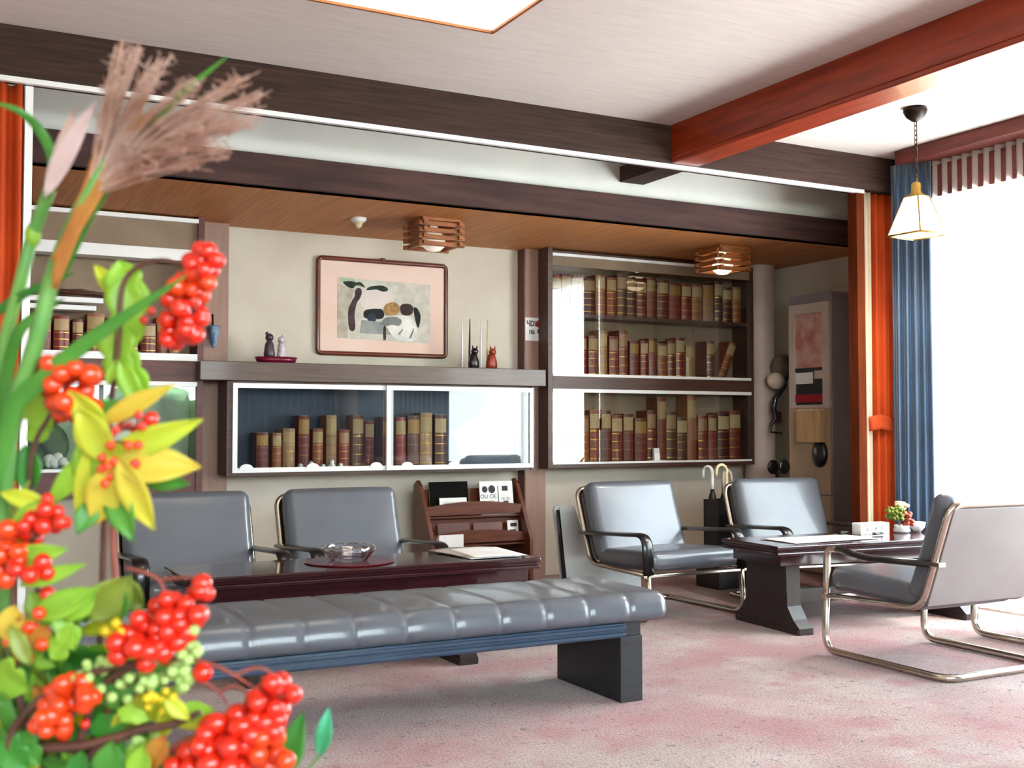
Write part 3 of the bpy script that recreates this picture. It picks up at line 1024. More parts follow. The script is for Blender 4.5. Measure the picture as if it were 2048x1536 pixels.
row(2.765, 3.29, 7.06, 0.823, 0.33, 0.375, 'in the right half of the glass cabinet', 'old books in the glass cabinet', 0.068, 0.088, 0.012, 30)
row(0.62, 1.46, 7.12, 1.507, 0.22, 0.275, 'on the white ledged shelf of the left bookcase', 'books on the left bookcase', 0.06, 0.10, 0.012, 41)
# small things among the books
t = thing('figurine', 'tiny silver figure group before the old books in the glass cabinet', 'figurine', (2.30, 7.01, 0.823))
w = MB()
for k, (dx, h) in enumerate(((-0.12, 0.035), (-0.05, 0.05), (0.03, 0.03), (0.09, 0.06), (0.15, 0.035))):
    w.lathe([(0.022, 0), (0.026, h * 0.3), (0.012, h * 0.55), (0.018, h * 0.75), (0.004, h)], (dx, 0, 0.008), 10)
w.build('figures', M['silver'], t, True)
MB().box(-0.17, 0.19, -0.025, 0.025, 0, 0.009, 0.002).build('plinth', M['black'], t)
t = thing('card_stand', 'small white card holder on the bottom shelf of the tall bookcase', 'card holder', (4.98, 7.085, 0.829))
MB().prism([(-0.035, 0), (0.0, 0), (-0.004, 0.11), (-0.02, 0.11)], 'x', -0.02, 0.03).build('card', M['paper'], t)
MB().box(-0.06, 0.09, -0.025, 0.02, 0, 0.018, 0.004).build('base', M['silver'], t)
t = thing('bundle', 'rough brown bundle of dried twigs lying on the white shelf', 'dried twigs', (0.85, 7.12, 1.87))
w = MB()
for k in range(14):
    a = rnd.uniform(-0.04, 0.04)
    w.tube([(-0.17 + rnd.uniform(0, .05), a, 0.02 + rnd.uniform(-.008, .02)), (0, a * .5, 0.03 + rnd.uniform(-.01, .02)), (0.15, a * 1.3, 0.02 + rnd.uniform(-.01, .02))], 0.008, 6)
w.build('twig_bundle', M['twig'], t, True)
t = thing('jar', 'orange banded jar among the books of the left bookcase', 'jar', (0.54, 7.16, 1.507))
MB().lathe([(0.05, 0), (0.065, 0.02), (0.067, 0.16), (0.05, 0.20), (0.045, 0.215)], seg=20).build('body', M['beige_board'], t, True)
MB().lathe([(0.068, 0.05), (0.0695, 0.06), (0.0695, 0.13), (0.068, 0.14)], seg=20).build('band', M['berry_orange'], t, True)
t = thing('plate', 'round dark plate standing on edge in the lower left bookcase', 'plate', (0.66, 7.17, 0.992))
MB().lathe([(0.15, -0.012), (0.15, 0.0), (0.11, 0.01), (0.0, 0.008)], M=Matrix.Rotation(R(78), 4, 'X'), seg=28).build('disc', M['charcoal'], t, True)
MB().box(-0.07, 0.07, -0.05, 0.05, -0.156, -0.135).build('stand', M['black'], t)
t = thing('ornament', 'crumpled white coral ornament in the lower left bookcase', 'ornament', (0.74, 7.14, 0.836))
w = MB()
for k in range(9):
    w.sphere((rnd.uniform(-.05, .05), rnd.uniform(-.015, .015), 0.035 + rnd.uniform(0, .06)), rnd.uniform(.02, .032), 8, 6)
w.build('branches', M['paper'], t, True)
MB().lathe([(0.05, 0), (0.05, 0.015)], seg=16).build('base', M['black'], t)
t = thing('carton', 'white open carton standing in the lower left bookcase', 'box', (1.08, 7.15, 0.836))
w = MB().box(-0.1, 0.1, -0.05, -0.045, 0, 0.34).box(-0.1, 0.1, 0.045, 0.05, 0, 0.34).box(-0.1, -0.095, -0.045, 0.045, 0, 0.34).box(0.095, 0.1, -0.045, 0.045, 0, 0.34)
w.build('sides', M['paper'], t)
MB().box(-0.095, 0.095, -0.045, 0.045, 0, 0.01).build('base', M['case'], t)

# ---------------------------------------------------------------- picture, notice, ornaments on the wall and shelf
t = thing('framed_picture', 'cherry framed picture of a couple seated under a tree on the cream wall', 'picture', (0, 7.298, 0))
ox0, ox1, oz0, oz1 = 2.378, 3.322, 1.598, 2.243
w = MB()
for a in (0.0,):
    def ring(dx):
        return arc_path([(ox0 + dx, 0, oz1 - dx), (ox1 - dx, 0, oz1 - dx), (ox1 - dx, 0, oz0 + dx), (ox0 + dx, 0, oz0 + dx)], 0.0, 1)
c_ = [(ox0, oz0), (ox1, oz0), (ox1, oz1), (ox0, oz1)]
pts = []
for i in range(4):
    a, b, c = Vector(c_[i - 1]), Vector(c_[i]), Vector(c_[(i + 1) % 4])
    p, q = b + (a - b).normalized() * 0.03, b + (c - b).normalized() * 0.03
    for k in range(5):
        s = k / 4
        v = p * (1 - s) ** 2 + b * 2 * s * (1 - s) + q * s * s
        pts.append((v.x, -0.018, v.y))
MB().tube(pts, 1.0, 8, True, flat=(0.016, 0.014), up=(0, -1, 0)).build('frame', M['frame_wood'], t, True)
MB().box(ox0 + 0.005, ox1 - 0.005, -0.016, -0.002, oz0 + 0.005, oz1 - 0.005).build('mount', M['pinkmat'], t)
MB().box(2.83, 2.856, -0.03, 0.0, oz1 - 0.005, oz1 + 0.026, 0.003).build('hook', M['frame_wood'], t)


def zp(x, y):
    return (2.513 + (x - 390) / 1300 * 0.688, 2.118 - (y - 375) / 915 * 0.432)


PC = {k: mat('print_' + k, a, b, rough=0.8, scale=s_) for k, (a, b, s_) in dict(
    ground=('#cdc8bb', '#b9b5a8', 18), sky=('#d9cdc6', '#cfc4bd', 9), stone=('#bdb3a2', '#a59b8b', 22), trunk=('#4a3236', '#31211f', 20), leaf=('#20331f', '#101a10', 30),
    blond=('#b08a58', '#8c6a3e', 40), brown=('#3e2324', '#2c1718', 30), shirt=('#e4e2dc', '#c9c8c2', 12), grey=('#7f8481', '#6c706d', 14), dark=('#15151a', '#101014', 10),
    bluecoat=('#2c3a50', '#222d40', 14), bench=('#9a9c9a', '#868886', 12), fgreen=('#8fae8c', '#a8bba0', 20)).items()}
layers = [
    ('ground', [(390, 375), (1690, 405), (1690, 1290), (390, 1255)]),
    ('fgreen', [(430, 372), (640, 390), (620, 470), (440, 450)]),
    ('sky', [(660, 500), (1120, 520), (1200, 640), (1040, 800), (720, 820), (690, 640)]),
    ('stone', [(390, 470), (620, 540), (540, 840), (530, 1250), (390, 1250)]),
    ('leaf', [(450, 440), (560, 420), (650, 440), (700, 425), (750, 470), (770, 515), (700, 480), (640, 480), (600, 535), (520, 510)]),
    ('leaf', [(770, 545), (820, 490), (900, 470), (1010, 458), (1080, 490), (1085, 535), (1010, 555), (930, 520), (850, 535)]),
    ('trunk', [(625, 560), (660, 515), (710, 520), (725, 580), (700, 660), (650, 740), (620, 900), (640, 1110), (600, 1160), (545, 1120), (530, 850), (590, 700), (630, 640)]),
    ('dark', [(740, 880), (770, 830), (880, 805), (1010, 805), (1040, 900), (990, 960), (760, 960)]),
    ('bluecoat', [(790, 930), (840, 875), (900, 890), (930, 960), (870, 1040), (820, 1010)]),
    ('bench', [(720, 980), (1020, 1000), (1150, 1060), (1150, 1180), (700, 1170)]),
    ('dark', [(1440, 750), (1500, 760), (1550, 860), (1545, 960), (1515, 1080), (1470, 940)]),
    ('shirt', [(960, 1000), (1060, 910), (1230, 890), (1350, 885), (1440, 920), (1500, 1080), (1490, 1270), (1180, 1260), (1060, 1050)]),
    ('grey', [(960, 1030), (1050, 920), (1200, 905), (1290, 960), (1250, 1050), (1130, 1030), (1060, 1060)]),
    ('blond', [(1020, 820), (1050, 730), (1150, 690), (1230, 720), (1260, 800), (1230, 870), (1130, 900), (1050, 895)]),
    ('brown', [(1250, 760), (1290, 710), (1400, 708), (1445, 760), (1430, 860), (1360, 890), (1270, 870)]),
    ('grey', [(1220, 1170), (1290, 1080), (1300, 1090), (1250, 1180)]), ('grey', [(1380, 1220), (1450, 1060), (1460, 1070), (1410, 1225)]),
    ('trunk', [(1020, 1050), (1055, 1050), (1060, 1260), (1020, 1265)]),
]


def smooth_poly(p, k=1):
    for _ in range(k):
        q = []
        for a, b in zip(p, p[1:] + p[:1]):
            q += [(a[0] * .78 + b[0] * .22, a[1] * .78 + b[1] * .22), (a[0] * .22 + b[0] * .78, a[1] * .22 + b[1] * .78)]
        p = q
    return p


pr = None
for k, (mk, poly) in enumerate(layers):
    o = MB().prism([zp(*p) for p in (poly if mk in ('ground', 'stone', 'bench') else smooth_poly(poly))], 'y', -0.0165 - 0.0003 * (k + 1), -0.016)
    if pr is None:
        pr = o.build('print', PC[mk], t)
    else:
        o.build('print_shape', PC[mk], pr)

t = thing('notice', 'small white notice with black lettering and a red seal on the rose pillar', 'notice', (3.985, 7.197, 1.815))
MB().box(-0.066, 0.066, -0.004, 0.0, -0.085, 0.085, 0.001).build('card', M['paper'], t)
text_mesh('lettering', '\u0427DU', 0.056, M['ink'], t, (-0.008, -0.0045, 0.022), (PI / 2, 0, 0), 0.0006, 0.82, 0.0014)
text_mesh('lettering', 'na', 0.056, M['ink'], t, (-0.012, -0.0045, -0.035), (PI / 2, 0, 0), 0.0006, 0.9, 0.0014)
n = 20
MB().prism([(0.042 + 0.021 * math.cos(2 * PI * k / n), 0.040 + 0.026 * math.sin(2 * PI * k / n)) for k in range(n)], 'y', -0.0055, -0.004).build('seal', M['redink'], t)
MB().box(0.035, 0.066, -0.005, -0.004, -0.03, 0.002).build('dark_mark', M['ink'], t)

t = thing('wall_vase', 'blue and white hanging vase on the rose pillar by the left bookcase', 'vase', (1.655, 7.2, 0))
MB().lathe([(0.008, 1.60), (0.02, 1.625), (0.03, 1.68), (0.034, 1.72), (0.042, 1.735), (0.036, 1.738)], (0, -0.045, 0), 16).build('body', M['blueglaze'], t, True)
MB().tube([(0, -0.012, 1.73), (0, -0.01, 1.80), (0, -0.004, 1.815)], 0.006, 6).build('hook', M['bronze'], t)

t = thing('figurine', 'dark and pale figurine pair on a magenta dish at the left of the long shelf', 'figurine', (2.03, 7.06, 1.505))
MB().lathe([(0.07, 0), (0.125, 0.008), (0.138, 0.04), (0.125, 0.034), (0.0, 0.014)], seg=28, M=Matrix.Diagonal((1.0, 0.6, 1, 1))).build('dish', M['magenta'], t, True)
w = MB().lathe([(0.032, 0.012), (0.036, 0.06), (0.028, 0.12), (0.02, 0.14)], (-0.045, 0, 0), 14)
w.sphere((-0.045, 0, 0.165), 0.027, 12, 8).sphere((-0.06, 0.0, 0.19), 0.012, 8, 6)
w.build('dark_figure', M['dark_figure'], t, True)
w = MB().lathe([(0.03, 0.012), (0.03, 0.05), (0.022, 0.12), (0.018, 0.13)], (0.03, -0.012, 0), 14)
w.sphere((0.03, -0.012, 0.15), 0.024, 12, 8).sphere((0.042, -0.012, 0.175), 0.011, 8, 6)
w.build('pale_figure', M['pale_figure'], t, True)


def cat(x, m, lab, tail, th):
    t = thing('cat_figurine', lab, 'figurine', (x, 7.05, 1.505))
    w = MB().lathe([(0.03, 0), (0.042, 0.012), (0.04, 0.05), (0.028, 0.09), (0.022, 0.105)], seg=16, M=Matrix.Diagonal((1, 0.8, 1, 1)))
    w.sphere((0.004, -0.008, 0.12), 0.026, 12, 8)
    for s in (-1, 1):
        w.prism([(0.004 + s * 0.02, 0.125), (0.004 + s * 0.006, 0.138), (0.004 + s * 0.019, 0.163)], 'y', -0.014, -0.004)
    w.build('body', m, t, True)
    MB().tube([(-0.015, 0.03, 0.01), (-0.017, 0.032, 0.12), (-0.014, 0.032, 0.35)], [0.009, 0.008, 0.003], 8).build('tail', tail, t, True)
    return t


cat(3.43, M['black'], 'black cat figurine with a tall thin upright tail on the long shelf', M['black'], 0.35)
cat(3.57, M['rust'], 'rust red cat figurine with a tall pale upright tail on the long shelf', M['cream'], 0.34)
for x, lab in ((3.355, 'thin pale taper standing just before the black cat figurine'), (3.50, 'thin pale taper standing between the black and red cat figurines')):
    t = thing('taper_candle', lab, 'candle', (x, 7.08, 1.505))
    MB().lathe([(0.02, 0), (0.02, 0.006), (0.008, 0.012)], seg=12).build('base', M['silver'], t, True)
    MB().lathe([(0.0075, 0.01), (0.007, 0.2), (0.003, 0.345)], seg=10).build('shaft', M['paper'], t, True)


# ---------------------------------------------------------------- lamps
def slat_lamp(x, y, lab, bm_):
    t = thing('ceiling_lamp', lab, 'ceiling lamp', (x, y, ZA), 0, 'slatted ceiling lamps of the alcove')
    for k in range(4):
        z = -0.025 - k * 0.042
        for s in (-1, 1):
            MB().box(-0.155, 0.155, s * 0.12 - 0.013, s * 0.12 + 0.013, z - 0.027, z, 0.002).build('slat', M['wood_slat'], t)
            MB().box(s * 0.12 - 0.013, s * 0.12 + 0.013, -0.155, 0.155, z - 0.022, z + 0.004, 0.002).build('slat', M['wood_slat'], t)
    MB().box(-0.13, 0.13, -0.13, 0.13, -0.02, 0.0, 0.002).build('ceiling_plate', M['wood_slat'], t)
    MB().lathe([(0.025, 0), (0.025, -0.05), (0.05, -0.075), (0.075, -0.125), (0.07, -0.165), (0.04, -0.19), (0.0, -0.197)], seg=20).build('globe', bm_, t, True)
    return t


slat_lamp(2.88, 6.50, 'amber wooden slat ceiling lamp above the framed picture', M['clearbulb'])
slat_lamp(5.18, 6.50, 'amber wooden slat ceiling lamp above the tall bookcase', M['bulb'])
t = thing('smoke_detector', 'small cream ceiling fitting beside the slat lamp over the picture', 'detector', (2.42, 6.62, ZA))
MB().lathe([(0.05, 0), (0.05, -0.012), (0.035, -0.03)], seg=20).build('base', M['paper'], t, True)
MB().lathe([(0.028, -0.03), (0.02, -0.055), (0.006, -0.065)], seg=14).build('sensor', M['cream'], t, True)

t = thing('ceiling_light', 'square lit ceiling light with a thin wooden rim', 'ceiling light', (1.70, 3.82, ZC))
MB().box(-0.475, 0.475, -0.475, 0.475, -0.055, -0.012, 0.004).build('diffuser', M['panel_light'], t)
w = MB()
for s in (-1, 1):
    w.box(-0.485, 0.485, s * 0.48 - 0.007, s * 0.48 + 0.007, -0.065, 0).box(s * 0.48 - 0.007, s * 0.48 + 0.007, -0.473, 0.473, -0.065, 0)
w.build('rim', M['wood_slat'], t)

t = thing('pendant_lamp', 'pendant lamp with four sided milk glass shade hanging before the window', 'pendant lamp', (4.875, 4.42, 0), R(4))
MB().lathe([(0.062, ZC), (0.066, ZC - 0.02), (0.05, ZC - 0.05), (0.018, ZC - 0.075)], seg=24).build('ceiling_rose', M['bronze'], t, True)
w = MB()
zt = 2.46
nl = 13
for k in range(nl):
    z = 2.795 - (2.795 - zt) * (k + 0.5) / nl
    L = (2.795 - zt) / nl * 0.66
    ring_ = [(0.008 * math.cos(a), 0, z + L * math.sin(a)) for a in [2 * PI * j / 10 for j in range(10)]]
    if k % 2:
        ring_ = [(0, p[0], p[2]) for p in ring_]
    w.tube(ring_, 0.0022, 5, True)
w.build('chain', M['bronze'], t, True)
MB().tube([(0.012, 0, 2.80), (0.015, 0.005, 2.6), (0.004, 0, 2.44)], 0.003, 6).build('cord', M['brass'], t)
MB().lathe([(0.006, 2.46), (0.028, 2.445), (0.03, 2.40), (0.042, 2.385), (0.042, 2.372)], seg=20).build('cap', M['brass'], t, True)
zb, sb, st_ = 2.158, 0.110, 0.046
cor = [(-1, -1), (1, -1), (1, 1), (-1, 1)]
for i in range(4):
    (a, b), (c, d) = cor[i], cor[(i + 1) % 4]
    MB()._new([(a * sb, b * sb, zb), (c * sb, d * sb, zb), (c * st_, d * st_, 2.372), (a * st_, b * st_, 2.372)], [(0, 1, 2, 3)])
    w = MB()
    w._new([(a * sb, b * sb, zb), (c * sb, d * sb, zb), (c * st_, d * st_, 2.372), (a * st_, b * st_, 2.372)], [(0, 1, 2, 3)])
    w.build('glass_panel', M['lampglass'], t, thick=0.004)
w = MB()
for i in range(4):
    (a, b), (c, d) = cor[i], cor[(i + 1) % 4]
    w.tube([(a * sb, b * sb, zb), (a * st_, b * st_, 2.374)], 0.0042, 6)
    w.tube([(a * sb, b * sb, zb), (c * sb, d * sb, zb)], 0.006, 6)
    w.tube([(a * st_, b * st_, 2.374), (c * st_, d * st_, 2.374)], 0.005, 6)
w.build('brass_edging', M['brass'], t, True)
MB().lathe([(0.016, 2.37), (0.016, 2.33), (0.03, 2.29), (0.034, 2.25), (0.02, 2.215), (0.0, 2.205)], seg=16).build('bulb', M['bulb'], t, True)

pl = bpy.data.lights.new('pendant_bulb_light', 'POINT')
pl.energy = 34
pl.color = (1.0, 0.92, 0.76)
pl.shadow_soft_size = 0.035
po = bpy.data.objects.new('pendant_bulb_light', pl)
COL.objects.link(po)
po.location = (4.875, 4.42, 2.19)

# ---------------------------------------------------------------- right corner: locker, ornament, umbrella stand
XC = 5.942
t = thing('display_locker', 'tall grey locker with a pale glazed front against the alcove end wall', 'cabinet', (0, 0, 0))
MB().box(XC + 0.01, XA - 0.003, 6.205, 6.66, 0, 2.10, 0.003).build('body', M['locker'], t)
w = MB()
w.box(XC - 0.012, XC + 0.01, 6.215, 6.285, 1.24, 2.03).box(XC - 0.012, XC + 0.01, 6.585, 6.645, 1.24, 2.03)
w.box(XC - 0.012, XC + 0.01, 6.285, 6.585, 1.955, 2.03).box(XC - 0.012, XC + 0.01, 6.285, 6.585, 1.24, 1.265)
w.build('window_frame', M['pale_frame'], t)
MB().box(XC + 0.002, XC + 0.008, 6.285, 6.585, 1.545, 1.955).build('poster', M['printred'], t)
MB().box(XC - 0.004, XC + 0.008, 6.285, 6.585, 1.520, 1.545).build('shelf_edge', M['black_matte'], t)
MB().box(XC + 0.004, XC + 0.009, 6.285, 6.585, 1.265, 1.520).build('dark_recess', M['black_matte'], t)
MB().box(XC - 0.004, XC + 0.006, 6.40, 6.58, 1.425, 1.51).build('white_label', M['paper'], t)
MB().box(XC - 0.004, XC + 0.006, 6.29, 6.38, 1.46, 1.52).build('white_label', M['pale_frame'], t)
MB().box(XC - 0.008, XC + 0.006, 6.29, 6.58, 1.285, 1.345).build('red_label', M['redink'], t)
MB().box(XC - 0.010, XC + 0.01, 6.215, 6.65, 0.60, 1.238, 0.002).build('lower_door', M['tan'], t)
MB().box(XC - 0.010, XC + 0.01, 6.215, 6.65, 0.02, 0.592, 0.002).build('lower_door', M['tan'], t)
w = MB().lathe([(0.10, 0), (0.10, 0.02), (0.07, 0.035), (0.0, 0.04)], seg=24, M=Matrix.Translation((XC - 0.01, 6.31, 0.90)) @ Matrix.Rotation(-PI / 2, 4, 'Y') @ Matrix.Diagonal((1.0, 0.72, 1, 1)))
w.build('round_handle', M['black'], t, True)
t = thing('wooden_box', 'small pale wooden box fixed on the tan locker door', 'box', (XC - 0.0115, 6.38, 0.985))
MB().box(-0.06, 0, -0.125, 0.125, 0, 0.235, 0.003).build('body', mat('pale_wood', '#c8a97c', '#b8966a', rough=0.5, scale=6, stretch=(4, 4, 0.6)), t)
MB().prism([(-0.125, 0.235), (0.125, 0.235), (0.10, 0.25), (-0.10, 0.25)], 'x', -0.06, 0).build('lid', M['cream'], t)

t = thing('wall_ornament', 'grey hooded ornament with a pale face and black ribbon hung on the pipe column', 'ornament', (6.05, 6.985, 0))
MB().sphere((0.10, -0.03, 1.575), 0.125, 18, 12, (1, 0.55, 0.85)).build('hood', mat('hood_felt', '#77695f', '#5e5148', rough=0.9, scale=10), t, True)
MB().sphere((-0.03, -0.085, 1.465), 0.085, 18, 12, (1, 0.5, 0.8)).build('face', mat('face_clay', '#c2b2a4', '#a99888', rough=0.7, scale=10), t, True)
MB().tube([(0.10, -0.08, 1.50), (0.05, -0.115, 1.43), (0.0, -0.10, 1.36), (-0.035, -0.085, 1.33), (-0.05, -0.08, 1.25), (-0.02, -0.075, 1.17), (-0.06, -0.07, 1.12), (-0.07, -0.07, 1.06), (0.04, -0.07, 1.05)],
          [0.009, 0.009, 0.014, 0.022, 0.022, 0.02, 0.012, 0.008, 0.006], 8).build('ribbon', M['black'], t, True)
MB().box(0.03, 0.075, -0.03, -0.015, 1.13, 1.22).build('tag', M['case_red'], t)
MB().tube([(0.06, -0.11, 1.43), (0.115, -0.115, 1.515)], 0.011, 8).build('pin', M['pale_frame'], t, True)

t = thing('umbrella_stand', 'black upright umbrella stand behind the armchair by the book cabinet', 'umbrella stand', (4.92, 6.21, 0))
q = 0.085
w = MB().box(-q, q, -q, -q + 0.01, 0, 0.60, 0.002).box(-q, q, q - 0.01, q, 0, 0.60, 0.002).box(-q, -q + 0.01, -q + 0.01, q - 0.01, 0, 0.60, 0.002).box(q - 0.01, q, -q + 0.01, q - 0.01, 0, 0.60, 0.002)
w.box(-q + 0.01, q - 0.01, -q + 0.01, q - 0.01, 0, 0.02)
w.build('box', M['black_matte'], t)
MB().box(-0.125, 0.125, -0.125, 0.125, 0, 0.16, 0.006).build('base', M['black'], t)


def umbrella(x, y, h, m, lab, rz):
    t = thing('umbrella', lab, 'umbrella', (x, y, 0), rz, 'umbrellas in the black stand')
    MB().lathe([(0.004, 0.162), (0.012, 0.20), (0.026, 0.38), (0.028, h - 0.22), (0.012, h - 0.16)], seg=12).build('canopy', M['black_matte'], t, True)
    p = [(0, 0, h - 0.22), (0, 0, h - 0.05)] + [(0.042 - 0.042 * math.cos(a), 0, h - 0.05 + 0.045 * math.sin(a)) for a in [PI * k / 8 for k in range(9)]] + [(0.084, 0, h - 0.085)]
    MB().tube(p, 0.011, 8).build('handle', m, t, True)


umbrella(4.935, 6.165, 0.845, M['cream'], 'umbrella with the taller cream crook handle in the black stand', R(175))
umbrella(4.968, 6.245, 0.80, M['pale_frame'], 'umbrella with a pale hooked handle, nearest the pipe column', R(10))
umbrella(4.875, 6.245, 0.83, M['paper'], 'umbrella with a white straight topped handle at the left of the stand', R(100))

t = thing('table_fan', 'little dark two bladed fan ornament behind the sunlit armchair', 'fan', (5.72, 6.55, 0.0))
MB().lathe([(0.14, 0), (0.14, 0.02), (0.025, 0.04), (0.02, 0.60), (0.16, 0.61), (0.16, 0.635)], seg=20).build('pedestal', M['black_matte'], t, True)
MB().tube([(0, 0, 0.63), (0, 0, 0.76)], 0.014, 8).build('stem', M['bronze'], t)
for s in (-1, 1):
    MB().sphere((s * 0.055, -0.02, 0.80), 0.055, 14, 8, (1, 0.3, 1)).build('blade', [M['bronze'], M['black']][s > 0], t, True)

# narrow stand with curved silver side panels
t = thing('curved_stand', 'narrow stand with a curved silver side panel between the pillar and the grey armchair', 'stand', (0, 6.32, 0))
outer = arc_path([(3.60, 0, 0.57), (3.655, 0, 0.13), (3.66, 0, 0.0)], 0.05, 3)
inner = arc_path([(3.715, 0, 0.585), (3.768, 0, 0.44), (3.82, 0, 0.29), (3.885, 0, 0.19), (4.22, 0, 0.145), (4.22, 0, 0.0)], 0.06, 4)
poly = [(p.x, p.z) for p in outer] + [(4.10, 0.0), (4.05, 0.07), (3.82, 0.07), (3.77, 0.0)] + [(p.x, p.z) for p in reversed(inner)] + [(3.70, 0.598), (3.64, 0.600), (3.61, 0.592)]
poly = [p for k, p in enumerate(poly) if k == 0 or (Vector(p) - Vector(poly[k - 1])).length > 1e-4]
for y in (-0.16, -0.09):
    MB().prism(poly, 'y', y, y + 0.018).build('side_panel', M['silver'], t, 'auto')
MB().prism([(3.588, 0.575), (3.600, 0.575), (3.660, 0.05), (3.645, 0.05)], 'y', -0.165, -0.138).build('back_strip', M['black'], t)
seat_line = [(p.x, p.z) for p in inner[1:-2]]
MB().prism([(x, z - 0.02) for x, z in seat_line] + [(x, z - 0.035) for x, z in reversed(seat_line)], 'y', -0.142, -0.09).build('inner_shelf', M['charcoal'], t, 'auto')

# ---------------------------------------------------------------- magazine rack
t = thing('magazine_rack', 'red oak magazine rack with curved front rails against the wall', 'magazine rack', (3.40, 7.0, 0))
for s in (-1, 1):
    MB().prism([(-0.17, 0), (0.14, 0), (0.14, 0.70), (0.09, 0.735), (0.04, 0.70), (-0.05, 0.55), (-0.17, 0.33)], 'x', s * 0.37 - 0.013, s * 0.37 + 0.013).build('side_panel', M['rack'], t)
MB().box(-0.357, 0.357, 0.105, 0.125, 0.05, 0.67).build('back_panel', M['rack'], t)


def rail(y, z, h, name='front_rail'):
    n = 16
    top = [(-0.357 + 0.714 * k / n, z + h + 0.03 * math.sin(PI * k / n)) for k in range(n + 1)]
    MB().prism(top + [(0.357, z), (-0.357, z)], 'y', y - 0.01, y + 0.01).build(name, M['rack'], t)


rail(-0.035, 0.50, 0.06)
rail(-0.095, 0.315, 0.055)
rail(-0.15, 0.10, 0.10)
MB().prism([(-0.03, 0.49), (0.105, 0.45), (0.105, 0.44), (-0.03, 0.48)], 'x', -0.357, 0.357).build('shelf', M['rack'], t)
MB().prism([(-0.09, 0.30), (0.105, 0.24), (0.105, 0.23), (-0.09, 0.29)], 'x', -0.357, 0.357).build('shelf', M['rack'], t)
MB().prism([(-0.15, 0.09), (0.105, 0.06), (0.105, 0.05), (-0.15, 0.08)], 'x', -0.357, 0.357).build('shelf', M['rack'], t)
MB().box(-0.357, 0.357, 0.02, 0.035, 0.27, 0.49).build('inner_board', M['rack'], t)


def magazine(x, y, z, wd, ht, th, m, lab, marks=None):
    t = thing('magazine', lab, 'magazine', (x, y, z), 0, 'magazines in the oak rack')
    t.rotation_euler.x = R(-9)
    MB().box(-wd / 2, wd / 2, 0.001, th, 0, ht - 0.002).build('pages', M['page'], t)
    MB().box(-wd / 2, wd / 2, -0.001, 0.001, 0, ht).build('cover', m, t)
    for k in marks or []:
        if isinstance(k, tuple) and isinstance(k[0], str):
            text_mesh('lettering', k[0], k[3], k[4], t, (k[1], -0.0014, k[2]), (PI / 2, 0, 0), 0.0003)
        else:
            x0, x1, z0, z1, mk = k
            MB().box(x0, x1, -0.002, -0.001, z0, z1).build('printed_block', M[mk], t)
    return t


magazine(3.25, 7.04, 0.475, 0.29, 0.25, 0.012, M['print_black'], 'black covered magazine in the top tier of the oak rack')
magazine(3.265, 7.015, 0.50, 0.205, 0.115, 0.006, M['paper'], 'white leaflet with a grey panel before the black magazine', [(-0.075, 0.08, 0.052, 0.085, 'pale_frame'), (-0.07, 0.06, 0.022, 0.026, 'ink')])
mg = magazine(3.60, 7.01, 0.488, 0.26, 0.235, 0.008, M['paper'], 'white booklet with rows of black marks at the right of the oak rack',
              [('IX IX', 0.07, 0.10, 0.03, M['ink']), ('OU OE', -0.065, 0.115, 0.04, M['ink']), ('BI CE', -0.065, 0.075, 0.035, M['rust']), (0.01, 0.016, 0.075, 0.20, 'ink'), (0.045, 0.09, 0.165, 0.20, 'ink'),
               (0.05, 0.09, 0.08, 0.095, 'ink')])
n = 14
for cx, rr in ((-0.09, 0.022), (-0.035, 0.027)):
    MB().prism([(cx + rr * math.cos(2 * PI * k / n), 0.178 + rr * 1.05 * math.sin(2 * PI * k / n)) for k in range(n)], 'y', -0.002, -0.001).build('printed_block', M['ink'], mg)
magazine(3.25, 6.965, 0.305, 0.24, 0.14, 0.01, M['case_red'], 'brown magazine in the middle tier of the oak rack')
magazine(3.51, 6.965, 0.305, 0.22, 0.135, 0.01, M['rack'], 'reddish brown magazine beside the slim white brochure')
magazine(3.70, 6.96, 0.31, 0.085, 0.14, 0.01, M['paper'], 'slim white brochure with dark pictures in the middle tier of the rack', [(-0.02, 0.03, 0.095, 0.12, 'ink'), (-0.03, 0.02, 0.035, 0.075, 'ink')])
t = thing('folded_papers', 'white folded papers sticking out of the lower tier of the rack', 'papers', (3.17, 6.90, 0.26))
for k in range(5):
    MB().box(-0.09, 0.09, -0.05 + 0.01 * k, -0.043 + 0.01 * k, 0, 0.12 - 0.006 * k, 0.001).build('sheet', M['paper'], t)

# ---------------------------------------------------------------- things on the tables
TT = 0.47
t = thing('table_mat', 'round dark red lacquer mat under the glass ashtray', 'mat', (1.80, 5.02, TT))
MB().lathe([(0.205, 0.0), (0.21, 0.004), (0.205, 0.007), (0.0, 0.007)], seg=40).build('mat', M['redmat'], t)
t = thing('ashtray', 'faceted clear glass ashtray on the red mat', 'ashtray', (1.80, 5.03, TT + 0.0075))
MB().lathe([(0.085, 0.0), (0.12, 0.045), (0.12, 0.055), (0.098, 0.055), (0.07, 0.014), (0.0, 0.012)], seg=12).build('bowl', M['crystal'], t)
MB().tube([(0.113 * math.cos(2 * PI * k / 48), 0.113 * math.sin(2 * PI * k / 48), 0.05 + 0.009 * abs(math.cos(6 * 2 * PI * k / 48))) for k in range(48)], 0.012, 8, True).build('fluted_rim', M['crystal'], t)
t = thing('newspaper', 'folded newspaper draped over the end of the long maroon table', 'newspaper', (2.47, 5.02, TT))
